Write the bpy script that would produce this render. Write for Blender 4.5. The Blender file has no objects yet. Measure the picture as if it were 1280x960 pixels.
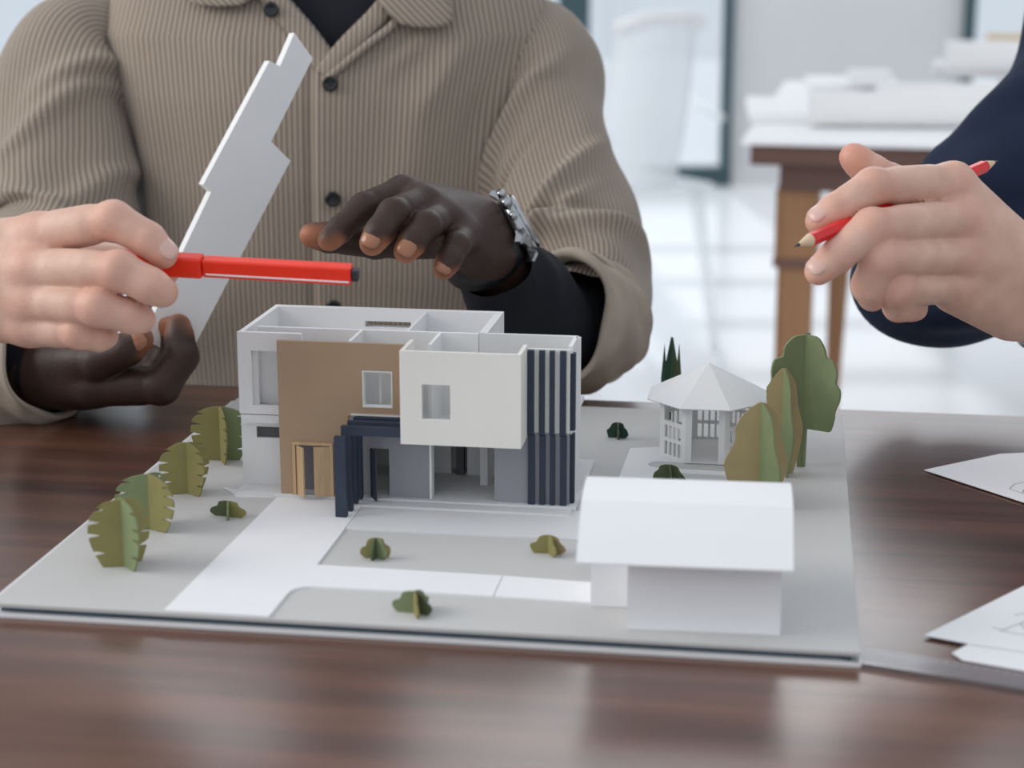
import bpy, math, random
import numpy as np
from mathutils import Vector, Matrix, noise

# ------------------------------------------------------------------ camera
FPX = 2300.0                       # focal length in pixels of the 1280 wide frame
PITCH = math.atan(570.0 / FPX)
CAMH = 0.36                        # above the table top (z = 0)
SC = bpy.context.scene
COL = SC.collection
cam_d = bpy.data.cameras.new('camera')
cam_d.sensor_width = 36.0
cam_d.lens = 36.0 * FPX / 1280.0
cam_d.clip_start = 0.02
cam_d.dof.use_dof = True
cam_d.dof.focus_distance = 1.21
cam_d.dof.aperture_fstop = 6.4
cam = bpy.data.objects.new('camera', cam_d)
cam.location = (0, 0, CAMH)
cam.rotation_euler = (math.pi / 2 - PITCH, 0, 0)
COL.objects.link(cam)
SC.camera = cam

# ------------------------------------------------------------------ sky, sun, added area lights, exposure
SC.view_settings.view_transform = 'Standard'
SC.view_settings.look = 'None'
SC.view_settings.exposure = 0.0
SC.view_settings.gamma = 1.0
SC.view_settings.use_curve_mapping = False
W = bpy.data.worlds.new('overcast_sky')
SC.world = W
W.use_nodes = True
W.node_tree.nodes['Background'].inputs['Color'].default_value = (0.875, 0.93, 1.0, 1)
W.node_tree.nodes['Background'].inputs['Strength'].default_value = 0.80


def area_light(name, loc, target, sx, sy, power, col):
    l = bpy.data.lights.new(name, 'AREA')
    l.shape = 'RECTANGLE'
    l.size = sx
    l.size_y = sy
    l.energy = power
    l.color = col
    o = bpy.data.objects.new(name, l)
    o.location = loc
    o.rotation_euler = (Vector(target) - Vector(loc)).to_track_quat('-Z', 'Y').to_euler()
    COL.objects.link(o)
    return o


area_light('assumed_side_key', (-3.4, 0.9, 1.7), (0, 1.2, 0), 2.6, 1.8, 80, (1.0, 0.97, 0.93))  # assumed soft key from the left
area_light('added_floor_light', (0.9, 7.4, 2.7), (0.7, 4.2, -0.7), 5.0, 1.6, 70, (0.95, 0.98, 1.0))  # added unseen light to brighten the floor, hung above the window tops

sun_d = bpy.data.lights.new('sun', 'SUN')
sun_d.energy = 2.2
sun_d.angle = math.radians(1.5)
sun_d.color = (1.0, 0.98, 0.95)
sun_o = bpy.data.objects.new('sun', sun_d)
sun_o.rotation_euler = Vector((0.06, -1.0, -0.60)).to_track_quat('-Z', 'Y').to_euler()
sun_o.location = (0, 12, 9)
COL.objects.link(sun_o)

F_ = np.array([0, math.cos(PITCH), -math.sin(PITCH)])
U_ = np.array([0, math.sin(PITCH), math.cos(PITCH)])
R_ = np.array([1.0, 0, 0])


def at(u, v, depth):
    """world point of a spot in the 1280x960 frame that lies depth metres away"""
    q = (u - 640) * R_ + (480 - v) * U_ + FPX * F_
    return np.array([0, 0, CAMH]) + q * depth / FPX


def ground(u, v, z=0.0):
    q = (u - 640) * R_ + (480 - v) * U_ + FPX * F_
    return np.array([0, 0, CAMH]) + q * ((z - CAMH) / q[2])


# board frame: x along the front edge, y into the depth, z up from the board's top sheet
PSI = math.radians(8.75)
BT = 0.008
OB = ground(-5, 748, BT)
MB_ = Matrix.Translation(Vector(OB)) @ Matrix.Rotation(-PSI, 4, 'Z')


def bw(x, y, z=0.0):
    return MB_ @ Vector((x, y, z))


# ------------------------------------------------------------------ materials
MATS = {}


def sock(n, *names):
    for k in names:
        if k in n.inputs:
            return n.inputs[k]


def mat(name, col, rough=0.6, metal=0.0, var=0.0, scale=30.0, bump=0.0, bscale=None, stretch=(1, 1, 1),
        coat=0.0, sss=0.0, spec=0.5, col2=None, detail=4.0, trans=0.0):
    if name in MATS:
        return MATS[name]
    m = bpy.data.materials.new(name)
    m.use_nodes = True
    nt = m.node_tree
    b = nt.nodes['Principled BSDF']
    b.inputs['Roughness'].default_value = rough
    b.inputs['Metallic'].default_value = metal
    b.inputs['Specular IOR Level'].default_value = spec
    b.inputs['Coat Weight'].default_value = coat
    b.inputs['Coat Roughness'].default_value = 0.12
    b.inputs['Transmission Weight'].default_value = trans
    if sss:
        b.inputs['Subsurface Weight'].default_value = sss
        b.inputs['Subsurface Radius'].default_value = (0.008, 0.003, 0.0015)
        b.inputs['Subsurface Scale'].default_value = 0.6
    tc = nt.nodes.new('ShaderNodeTexCoord')
    mp = nt.nodes.new('ShaderNodeMapping')
    mp.inputs['Scale'].default_value = stretch
    nt.links.new(tc.outputs['Object'], mp.inputs['Vector'])
    nz = nt.nodes.new('ShaderNodeTexNoise')
    nz.inputs['Scale'].default_value = scale
    nz.inputs['Detail'].default_value = detail
    nt.links.new(mp.outputs['Vector'], nz.inputs['Vector'])
    c = np.array(col[:3])
    ra = nt.nodes.new('ShaderNodeValToRGB')
    lo = col2 if col2 is not None else tuple(c * (1 - var))
    hi = tuple(np.minimum(c * (1 + var), 1)) if col2 is None else col
    ra.color_ramp.elements[0].position = 0.3
    ra.color_ramp.elements[1].position = 0.7
    ra.color_ramp.elements[0].color = (*lo[:3], 1)
    ra.color_ramp.elements[1].color = (*hi[:3], 1)
    nt.links.new(nz.outputs['Fac'], ra.inputs['Fac'])
    nt.links.new(ra.outputs['Color'], b.inputs['Base Color'])
    if bump:
        nb = nt.nodes.new('ShaderNodeTexNoise')
        nb.inputs['Scale'].default_value = bscale or scale * 4
        nb.inputs['Detail'].default_value = 3
        nt.links.new(mp.outputs['Vector'], nb.inputs['Vector'])
        bp = nt.nodes.new('ShaderNodeBump')
        bp.inputs['Strength'].default_value = bump
        bp.inputs['Distance'].default_value = 0.001
        nt.links.new(nb.outputs['Fac'], bp.inputs['Height'])
        nt.links.new(bp.outputs['Normal'], b.inputs['Normal'])
    MATS[name] = m
    return m


def wood_mat(name, dark, light, rough, coat, grain=(1.0, 14.0, 14.0), scale=2.2, spec=0.5):
    m = mat(name, light, rough, col2=dark, scale=scale, stretch=grain, coat=coat, bump=0.05, bscale=9, detail=8, spec=spec)
    return m


def corduroy_mat(name, col, pitch):
    m = bpy.data.materials.new(name)
    m.use_nodes = True
    nt = m.node_tree
    b = nt.nodes['Principled BSDF']
    b.inputs['Roughness'].default_value = 0.9
    b.inputs['Specular IOR Level'].default_value = 0.15
    b.inputs['Sheen Weight'].default_value = 0.25
    b.inputs['Sheen Roughness'].default_value = 0.4
    uv = nt.nodes.new('ShaderNodeUVMap')
    uv.uv_map = 'UVMap'
    sx = nt.nodes.new('ShaderNodeSeparateXYZ')
    nt.links.new(uv.outputs['UV'], sx.inputs['Vector'])
    mu = nt.nodes.new('ShaderNodeMath')
    mu.operation = 'MULTIPLY'
    mu.inputs[1].default_value = 2 * math.pi / pitch
    nt.links.new(sx.outputs['X'], mu.inputs[0])
    si = nt.nodes.new('ShaderNodeMath')
    si.operation = 'SINE'
    nt.links.new(mu.outputs[0], si.inputs[0])
    mr = nt.nodes.new('ShaderNodeMapRange')
    mr.inputs['From Min'].default_value = -1
    mr.inputs['From Max'].default_value = 0.4
    nt.links.new(si.outputs[0], mr.inputs['Value'])
    tc = nt.nodes.new('ShaderNodeTexCoord')
    nz = nt.nodes.new('ShaderNodeTexNoise')
    nz.inputs['Scale'].default_value = 9
    nz.inputs['Detail'].default_value = 6
    nt.links.new(tc.outputs['Object'], nz.inputs['Vector'])
    c = np.array(col)
    rp = nt.nodes.new('ShaderNodeValToRGB')
    rp.color_ramp.elements[0].color = (*(c * 0.60), 1)      # woven ground between the wales, with valley shade painted in
    rp.color_ramp.elements[1].color = (*c, 1)
    nt.links.new(mr.outputs['Result'], rp.inputs['Fac'])
    mx = nt.nodes.new('ShaderNodeMix')
    mx.data_type = 'RGBA'
    mx.blend_type = 'MULTIPLY'
    mx.inputs['Factor'].default_value = 0.35
    nt.links.new(rp.outputs['Color'], mx.inputs[6])
    nt.links.new(nz.outputs['Color'], mx.inputs[7])
    nr = nt.nodes.new('ShaderNodeValToRGB')
    nr.color_ramp.elements[0].color = (0.75, 0.75, 0.75, 1)
    nr.color_ramp.elements[1].color = (1, 1, 1, 1)
    nt.links.new(nz.outputs['Fac'], nr.inputs['Fac'])
    nt.links.new(nr.outputs['Color'], mx.inputs[7])
    nt.links.new(mx.outputs[2], b.inputs['Base Color'])
    bp = nt.nodes.new('ShaderNodeBump')
    bp.inputs['Strength'].default_value = 0.8
    bp.inputs['Distance'].default_value = 0.0012
    nt.links.new(mr.outputs['Result'], bp.inputs['Height'])
    nt.links.new(bp.outputs['Normal'], b.inputs['Normal'])
    MATS[name] = m
    return m


def skin_mat(name, base, tint, rough):
    """skin: base colour, blended to tint by the vertex attribute 'tint' (knuckles, fingertips, palm)"""
    m = bpy.data.materials.new(name)
    m.use_nodes = True
    nt = m.node_tree
    b = nt.nodes['Principled BSDF']
    b.inputs['Roughness'].default_value = rough
    b.inputs['Subsurface Weight'].default_value = 0.12
    b.inputs['Specular IOR Level'].default_value = 0.35
    b.inputs['Subsurface Radius'].default_value = (0.006, 0.0025, 0.0015)
    b.inputs['Subsurface Scale'].default_value = 0.5
    a = nt.nodes.new('ShaderNodeAttribute')
    a.attribute_name = 'tint'
    tc = nt.nodes.new('ShaderNodeTexCoord')
    nz = nt.nodes.new('ShaderNodeTexNoise')
    nz.inputs['Scale'].default_value = 70
    nz.inputs['Detail'].default_value = 5
    nt.links.new(tc.outputs['Object'], nz.inputs['Vector'])
    mx = nt.nodes.new('ShaderNodeMix')
    mx.data_type = 'RGBA'
    mx.inputs[6].default_value = (*base, 1)
    mx.inputs[7].default_value = (*tint, 1)
    nt.links.new(a.outputs['Fac'], mx.inputs['Factor'])
    m2 = nt.nodes.new('ShaderNodeMix')
    m2.data_type = 'RGBA'
    m2.blend_type = 'MULTIPLY'
    m2.inputs['Factor'].default_value = 1.0
    nr = nt.nodes.new('ShaderNodeValToRGB')
    nr.color_ramp.elements[0].position = 0.3
    nr.color_ramp.elements[0].color = (0.86, 0.82, 0.80, 1)
    nr.color_ramp.elements[1].position = 0.7
    nr.color_ramp.elements[1].color = (1, 1, 1, 1)
    nt.links.new(nz.outputs['Fac'], nr.inputs['Fac'])
    nt.links.new(mx.outputs[2], m2.inputs[6])
    nt.links.new(nr.outputs['Color'], m2.inputs[7])
    nt.links.new(m2.outputs[2], b.inputs['Base Color'])
    n2 = nt.nodes.new('ShaderNodeTexNoise')
    n2.inputs['Scale'].default_value = 420
    n2.inputs['Detail'].default_value = 4
    nt.links.new(tc.outputs['Object'], n2.inputs['Vector'])
    bp = nt.nodes.new('ShaderNodeBump')
    bp.inputs['Strength'].default_value = 0.35
    bp.inputs['Distance'].default_value = 0.0008
    nt.links.new(n2.outputs['Fac'], bp.inputs['Height'])
    nt.links.new(bp.outputs['Normal'], b.inputs['Normal'])
    MATS[name] = m
    return m


M_TABLE = wood_mat('dark_walnut', (0.052, 0.020, 0.012), (0.160, 0.066, 0.038), 0.33, 0.65, (1.2, 16, 16), 2.4)
M_TABLE.node_tree.nodes['Principled BSDF'].inputs['Coat Roughness'].default_value = 0.22
M_BOARD = mat('grey_card', (0.565, 0.56, 0.55), 0.85, var=0.03, scale=8)
M_CORE = mat('dark_teal_foam', (0.06, 0.10, 0.13), 0.8, var=0.1)
M_WHITE = mat('white_card', (0.80, 0.80, 0.80), 0.7, var=0.015, scale=12)
M_PAPER = mat('bright_paper', (0.86, 0.86, 0.875), 0.75, var=0.012, scale=10)
M_WHITE2 = mat('soft_white_card', (0.72, 0.72, 0.725), 0.75, var=0.02, scale=12)
M_BROWN = mat('kraft_brown_card', (0.40, 0.275, 0.175), 0.75, var=0.05, scale=20, bump=0.05)
M_CREAM = mat('cream_card', (0.80, 0.78, 0.73), 0.75, var=0.015, scale=15)
M_GREY = mat('slate_grey_card', (0.30, 0.30, 0.335), 0.75, var=0.04, scale=15)
M_NAVY = mat('navy_card', (0.022, 0.034, 0.060), 0.6, var=0.15, scale=40)
M_DKWIN = mat('charcoal_card', (0.10, 0.10, 0.10), 0.6, var=0.1)
M_PINE = mat('pale_wood', (0.55, 0.38, 0.22), 0.6, var=0.12, scale=20, stretch=(20, 20, 2))
M_OLIVE = mat('olive_card', (0.26, 0.235, 0.085), 0.8, var=0.08, scale=60)  # with sage and tan: light on differently turned panels put into colour
M_SAGE = mat('sage_green_card', (0.20, 0.245, 0.12), 0.8, var=0.08, scale=60)
M_TAN = mat('tan_olive_card', (0.36, 0.28, 0.14), 0.8, var=0.06, scale=60)
M_FOREST = mat('dark_green_card', (0.085, 0.105, 0.05), 0.8, var=0.1, scale=60)
M_CYP = mat('deep_green_card', (0.02, 0.06, 0.035), 0.8, var=0.2, scale=60)
M_CORD = corduroy_mat('taupe_corduroy', (0.400, 0.328, 0.265), 0.0043)
M_CUFF = mat('taupe_twill', (0.38, 0.32, 0.265), 0.9, var=0.06, scale=60, bump=0.3, bscale=700, spec=0.2)
M_BLACK = mat('black_jersey', (0.012, 0.013, 0.018), 0.85, var=0.15, scale=40, bump=0.2, bscale=500, spec=0.25)
M_NAVYCL = mat('navy_cotton', (0.012, 0.020, 0.045), 0.9, var=0.12, scale=30, bump=0.25, bscale=600, spec=0.25)
M_BUTTON = mat('dark_horn', (0.012, 0.014, 0.016), 0.2, var=0.3, scale=90)
M_SKIND = skin_mat('dark_skin', (0.050, 0.026, 0.020), (0.42, 0.17, 0.09), 0.5)
M_SKINP = skin_mat('pale_skin', (0.74, 0.48, 0.38), (0.74, 0.34, 0.25), 0.5)
M_NAILD = mat('nail_dark_hand', (0.36, 0.16, 0.09), 0.18, var=0.05)
M_NAILP = mat('nail_pale_hand', (0.72, 0.47, 0.40), 0.25, var=0.03)
M_RED = mat('red_lacquer', (0.90, 0.035, 0.010), 0.35, var=0.04, scale=40)
M_REDP = mat('red_paint', (0.72, 0.015, 0.018), 0.35, var=0.05, scale=60)
M_LEAD = mat('graphite', (0.03, 0.03, 0.035), 0.4, var=0.1)
M_CEDAR = mat('cut_cedar', (0.72, 0.55, 0.36), 0.7, var=0.08, scale=60)
M_STEEL = mat('brushed_steel', (0.42, 0.43, 0.44), 0.22, metal=1.0, var=0.08, scale=80)
M_STRAP = mat('black_rubber', (0.010, 0.011, 0.014), 0.5, var=0.1)
M_DIAL = mat('dark_dial', (0.02, 0.02, 0.025), 0.2, var=0.1)
M_FLOOR = mat('white_floor', (0.88, 0.89, 0.91), 0.16, var=0.03, scale=1.5, spec=0.6)
M_WALL = mat('pale_grey_plaster', (0.62, 0.62, 0.63), 0.9, var=0.02, scale=3)
M_FRAME = mat('dark_teal_metal', (0.035, 0.075, 0.090), 0.45, var=0.1)
M_WOODLEG = wood_mat('amber_wood', (0.22, 0.105, 0.045), (0.36, 0.185, 0.085), 0.5, 0.1, (12, 12, 1))
M_WOODTOP = wood_mat('reddish_wood', (0.085, 0.040, 0.030), (0.15, 0.075, 0.055), 0.45, 0.1, (1, 12, 12))
M_CARDB = mat('manila_card', (0.62, 0.50, 0.36), 0.8, var=0.04)
M_INK = mat('grey_ink', (0.33, 0.33, 0.37), 0.8)
M_GLASSY = mat('clear_acrylic', (0.92, 0.95, 0.97), 0.08, trans=0.85, spec=0.5)
M_CURTAIN = mat('sheer_voile', (0.86, 0.90, 0.95), 0.9, var=0.02)


def pane_mat():
    m = bpy.data.materials.new('window_glass')
    m.use_nodes = True
    nt = m.node_tree
    nt.nodes.remove(nt.nodes['Principled BSDF'])
    tr = nt.nodes.new('ShaderNodeBsdfTransparent')
    tr.inputs['Color'].default_value = (0.95, 0.98, 1.0, 1)
    gl = nt.nodes.new('ShaderNodeBsdfGlossy')
    gl.inputs['Roughness'].default_value = 0.05
    mx = nt.nodes.new('ShaderNodeMixShader')
    mx.inputs[0].default_value = 0.06
    nt.links.new(tr.outputs[0], mx.inputs[1])
    nt.links.new(gl.outputs[0], mx.inputs[2])
    nt.links.new(mx.outputs[0], nt.nodes['Material Output'].inputs['Surface'])
    return m


M_PANE = pane_mat()


def clear_mat(name, col, fac):
    m = bpy.data.materials.new(name)
    m.use_nodes = True
    nt = m.node_tree
    b = nt.nodes['Principled BSDF']
    b.inputs['Base Color'].default_value = (*col, 1)
    b.inputs['Roughness'].default_value = 0.12
    tr = nt.nodes.new('ShaderNodeBsdfTransparent')
    mx = nt.nodes.new('ShaderNodeMixShader')
    mx.inputs[0].default_value = fac
    nt.links.new(tr.outputs[0], mx.inputs[1])
    nt.links.new(b.outputs[0], mx.inputs[2])
    nt.links.new(mx.outputs[0], nt.nodes['Material Output'].inputs['Surface'])
    return m


M_CLEAR = clear_mat('clear_plastic', (0.45, 0.50, 0.56), 0.22)
M_GHOST = clear_mat('frosted_acrylic', (0.92, 0.95, 0.97), 0.5)


# ------------------------------------------------------------------ mesh helpers
def obj(name, v, f, m, parent=None, smooth=False, uv=None):
    me = bpy.data.meshes.new(name)
    me.from_pydata([tuple(map(float, p)) for p in v], [], [tuple(map(int, q)) for q in f])
    if uv is not None:
        lay = me.uv_layers.new(name='UVMap')
        vi = np.empty(len(me.loops), dtype=np.int32)
        me.loops.foreach_get('vertex_index', vi)
        lay.data.foreach_set('uv', np.asarray(uv, dtype=np.float32)[vi].ravel())
    if m:
        me.materials.append(m)
    if smooth:
        me.polygons.foreach_set('use_smooth', [True] * len(me.polygons))
    me.update()
    o = bpy.data.objects.new(name, me)
    COL.objects.link(o)
    if parent:
        o.parent = parent
    return o


def bevel(o, w, seg=2):
    md = o.modifiers.new('bevel', 'BEVEL')
    md.width = w
    md.segments = seg
    md.limit_method = 'ANGLE'
    return o


def tag(o, label, cat, group=None, kind=None):
    o['label'] = label
    o['category'] = cat
    if group:
        o['group'] = group
    if kind:
        o['kind'] = kind
    return o


def thing(name, label, cat, loc=(0, 0, 0), rotz=0.0, group=None):
    o = bpy.data.objects.new(name, None)
    o.empty_display_size = 0.02
    o.location = loc
    o.rotation_euler = (0, 0, rotz)
    COL.objects.link(o)
    return tag(o, label, cat, group)


class Mesh:
    def __init__(s):
        s.v = []
        s.f = []

    def box(s, x0, x1, y0, y1, z0, z1):
        n = len(s.v)
        s.v += [(x0, y0, z0), (x1, y0, z0), (x1, y1, z0), (x0, y1, z0), (x0, y0, z1), (x1, y0, z1), (x1, y1, z1), (x0, y1, z1)]
        s.f += [tuple(n + i for i in q) for q in ((3, 2, 1, 0), (4, 5, 6, 7), (0, 1, 5, 4), (1, 2, 6, 5), (2, 3, 7, 6), (3, 0, 4, 7))]
        return s

    def prism(s, poly, fn0, fn1):
        """closed outline poly of 2-tuples; fn0/fn1 map to the two faces"""
        n = len(s.v)
        k = len(poly)
        s.v += [fn0(*p) for p in poly] + [fn1(*p) for p in poly]
        s.f += [tuple(range(n + k - 1, n - 1, -1)), tuple(range(n + k, n + 2 * k))]
        for i in range(k):
            j = (i + 1) % k
            s.f.append((n + i, n + j, n + k + j, n + k + i))
        return s

    def wall(s, a, z, thick, holes, axis='x', c=0.0):
        """slab with rectangular holes. a=(a0,a1) along the axis, z=(z0,z1), thick=(t0,t1) across"""
        A = sorted({a[0], a[1]} | {t for h_ in holes for t in h_[:2] if a[0] < t < a[1]})
        Z = sorted({z[0], z[1]} | {t for h_ in holes for t in h_[2:] if z[0] < t < z[1]})
        na, nz = len(A) - 1, len(Z) - 1

        def sol(i, j):
            if i < 0 or j < 0 or i >= na or j >= nz:
                return False
            am, zm = (A[i] + A[i + 1]) / 2, (Z[j] + Z[j + 1]) / 2
            return not any(h_[0] < am < h_[1] and h_[2] < zm < h_[3] for h_ in holes)

        def P(q, t, zz):
            return (q, t, zz) if axis == 'x' else (t, q, zz)

        def quad(p):
            n = len(s.v)
            s.v += p
            s.f.append((n, n + 1, n + 2, n + 3))
        t0, t1 = thick
        for i in range(na):
            for j in range(nz):
                if not sol(i, j):
                    continue
                a0, a1, z0, z1 = A[i], A[i + 1], Z[j], Z[j + 1]
                quad([P(a0, t0, z0), P(a1, t0, z0), P(a1, t0, z1), P(a0, t0, z1)])
                quad([P(a1, t1, z0), P(a0, t1, z0), P(a0, t1, z1), P(a1, t1, z1)])
                if not sol(i - 1, j):
                    quad([P(a0, t1, z0), P(a0, t0, z0), P(a0, t0, z1), P(a0, t1, z1)])
                if not sol(i + 1, j):
                    quad([P(a1, t0, z0), P(a1, t1, z0), P(a1, t1, z1), P(a1, t0, z1)])
                if not sol(i, j - 1):
                    quad([P(a0, t1, z0), P(a1, t1, z0), P(a1, t0, z0), P(a0, t0, z0)])
                if not sol(i, j + 1):
                    quad([P(a0, t0, z1), P(a1, t0, z1), P(a1, t1, z1), P(a0, t1, z1)])
        return s

    def bar(s, p, q, r0, r1=None, n=10, cap=True):
        """round bar between two points"""
        r1 = r0 if r1 is None else r1
        p, q = Vector(p), Vector(q)
        d = (q - p).normalized()
        a = d.orthogonal().normalized()
        b = d.cross(a)
        k = len(s.v)
        for c, r in ((p, r0), (q, r1)):
            for i in range(n):
                t = 2 * math.pi * i / n
                s.v.append(tuple(c + (a * math.cos(t) + b * math.sin(t)) * r))
        for i in range(n):
            j = (i + 1) % n
            s.f.append((k + i, k + j, k + n + j, k + n + i))
        if cap:
            s.f.append(tuple(range(k + n - 1, k - 1, -1)))
            s.f.append(tuple(range(k + n, k + 2 * n)))
        return s

    def build(s, name, m, parent=None, smooth=False):
        return obj(name, s.v, s.f, m, parent, smooth)


def catmull(pts, n):
    """n samples of a Catmull-Rom curve through pts (any dimension)"""
    P = np.array(pts, dtype=float)
    P = np.vstack([2 * P[0] - P[1], P, 2 * P[-1] - P[-2]])
    k = len(P) - 3
    out = []
    for t in np.linspace(0, k, n):
        i = min(int(t), k - 1)
        u = t - i
        a, b, c, d = P[i:i + 4]
        out.append(0.5 * (2 * b + (c - a) * u + (2 * a - 5 * b + 4 * c - d) * u * u + (3 * b - a - 3 * c + d) * u ** 3))
    return np.array(out)


def tube(name, pts, radii, m, parent, nt=96, ns=90, ref=(0, 0, 1), disp=None, per=None, flat=1.0, lip=0.0, caps=False, smooth=True):
    """garment tube along a curve; UV u runs round the tube in metres"""
    C = catmull(np.column_stack([np.array(pts), np.array(radii)]), ns)
    c, r = C[:, :3], C[:, 3]
    if lip:       # fold the open end back inside
        c = np.vstack([c, c[-1] + (c[-1] - c[-2]) * 0.2, c[-2], c[-8]])
        r = np.concatenate([r, [r[-1] - lip * 0.5, r[-1] - lip, r[-1] - lip * 1.2]])
    T = np.gradient(C[:, :3], axis=0)
    T = np.vstack([T] + [T[-1:]] * (len(c) - len(T)))
    T /= np.linalg.norm(T, axis=1)[:, None]
    a = np.array(ref, dtype=float)
    V, UV = [], []
    L = 0
    R0 = per or 2 * math.pi * float(np.mean(radii))
    for i in range(len(c)):
        a = a - T[i] * (a @ T[i])
        a /= np.linalg.norm(a)
        b = np.cross(T[i], a)
        if i:
            L += np.linalg.norm(c[i] - c[i - 1])
        th = np.linspace(0, 2 * math.pi, nt, endpoint=False)
        rr = r[i] * np.ones(nt)
        if disp is not None:
            rr = rr + disp(th, min(i / (ns - 1), 1.0))
        V.append(c[i] + np.outer(np.cos(th) * rr, a) + np.outer(np.sin(th) * rr * flat, b))
        UV.append(np.column_stack([np.abs(th - math.pi) / (2 * math.pi) * R0, np.full(nt, L)]))
    V = np.vstack(V)
    UV = np.vstack(UV)
    n = len(c)
    Fc = []
    for i in range(n - 1):
        for j in range(nt):
            k = (j + 1) % nt
            Fc.append((i * nt + j, i * nt + k, (i + 1) * nt + k, (i + 1) * nt + j))
    if caps:
        Fc.append(tuple(range(nt - 1, -1, -1)))
        Fc.append(tuple(range((n - 1) * nt, n * nt)))
    return obj(name, V, Fc, m, parent, smooth, UV)


# ------------------------------------------------------------------ signed distance bodies
class Field:
    def __init__(s, lo, hi, h):
        s.h = h
        s.lo = np.array(lo) - 3 * h
        s.n = np.ceil((np.array(hi) - s.lo) / h).astype(int) + 4
        s.D = np.full(s.n, 1.0, dtype=np.float32)

    def block(s, lo, hi):
        i0 = np.clip(np.floor((lo - s.lo) / s.h).astype(int), 0, s.n)
        i1 = np.clip(np.ceil((hi - s.lo) / s.h).astype(int) + 1, 0, s.n)
        sl = tuple(slice(a, b) for a, b in zip(i0, i1))
        g = [(s.lo[k] + s.h * np.arange(i0[k], i1[k])).astype(np.float32) for k in range(3)]
        return sl, g

    def merge(s, sl, d, k):
        a = s.D[sl]
        if k <= 0:
            s.D[sl] = np.minimum(a, d)
        else:
            hh = np.maximum(k - np.abs(a - d), 0) / k
            s.D[sl] = np.minimum(a, d) - hh * hh * k * 0.25

    def cone(s, a, b, ra, rb, k):
        a, b = np.array(a, float), np.array(b, float)
        m = max(ra, rb) + max(k, 0.004) * 1.6
        sl, g = s.block(np.minimum(a, b) - m, np.maximum(a, b) + m)
        if any(len(q) == 0 for q in g):
            return
        X, Y, Z = g[0][:, None, None], g[1][None, :, None], g[2][None, None, :]
        ab = b - a
        L = max(float(ab @ ab), 1e-12)
        t = np.clip(((X - a[0]) * ab[0] + (Y - a[1]) * ab[1] + (Z - a[2]) * ab[2]) / L, 0, 1)
        d = np.sqrt((X - a[0] - t * ab[0]) ** 2 + (Y - a[1] - t * ab[1]) ** 2 + (Z - a[2] - t * ab[2]) ** 2) - (ra + (rb - ra) * t)
        s.merge(sl, d, k)

    def mesh(s):
        D = s.D
        S = D < 0
        nx, ny, nz = D.shape
        cor = [(i, j, k) for i in (0, 1) for j in (0, 1) for k in (0, 1)]

        def sub(A, c):
            return A[c[0]:nx - 1 + c[0], c[1]:ny - 1 + c[1], c[2]:nz - 1 + c[2]]
        cnt = np.zeros((nx - 1, ny - 1, nz - 1), dtype=np.int8)
        for c in cor:
            cnt += sub(S, c)
        act = np.argwhere((cnt > 0) & (cnt < 8))
        acc = np.zeros((len(act), 3))
        num = np.zeros(len(act))
        val = {c: D[act[:, 0] + c[0], act[:, 1] + c[1], act[:, 2] + c[2]] for c in cor}
        for c in cor:
            for ax in range(3):
                if c[ax] == 0:
                    e = list(c)
                    e[ax] = 1
                    e = tuple(e)
                    x = (val[c] < 0) != (val[e] < 0)
                    den = np.where(x, val[c] - val[e], 1.0)
                    t = np.where(x, val[c] / den, 0)
                    for q in range(3):
                        acc[:, q] += np.where(x, c[q] + (t if q == ax else 0), 0)
                    num += x
        V = s.lo + s.h * (act + acc / num[:, None])
        idx = np.full(cnt.shape, -1, dtype=np.int64)
        idx[act[:, 0], act[:, 1], act[:, 2]] = np.arange(len(act))
        Q = []
        for ax in range(3):
            o1, o2 = [(1, 2), (2, 0), (0, 1)][ax]
            sA = [slice(0, None)] * 3
            sB = [slice(0, None)] * 3
            sA[ax] = slice(0, -1)
            sB[ax] = slice(1, None)
            e = np.argwhere(S[tuple(sA)] != S[tuple(sB)])
            lim = np.array(cnt.shape)
            ok = (e[:, o1] > 0) & (e[:, o2] > 0) & (e[:, o1] < lim[o1]) & (e[:, o2] < lim[o2])
            e = e[ok]
            flip = S[e[:, 0], e[:, 1], e[:, 2]]
            q = []
            for d1, d2 in ((-1, -1), (0, -1), (0, 0), (-1, 0)):
                w = e.copy()
                w[:, o1] += d1
                w[:, o2] += d2
                q.append(idx[w[:, 0], w[:, 1], w[:, 2]])
            q = np.stack(q, 1)
            q[~flip] = q[~flip][:, ::-1]
            Q.append(q)
        Q = np.vstack(Q)
        return V, Q[(Q >= 0).all(1)]


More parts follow.
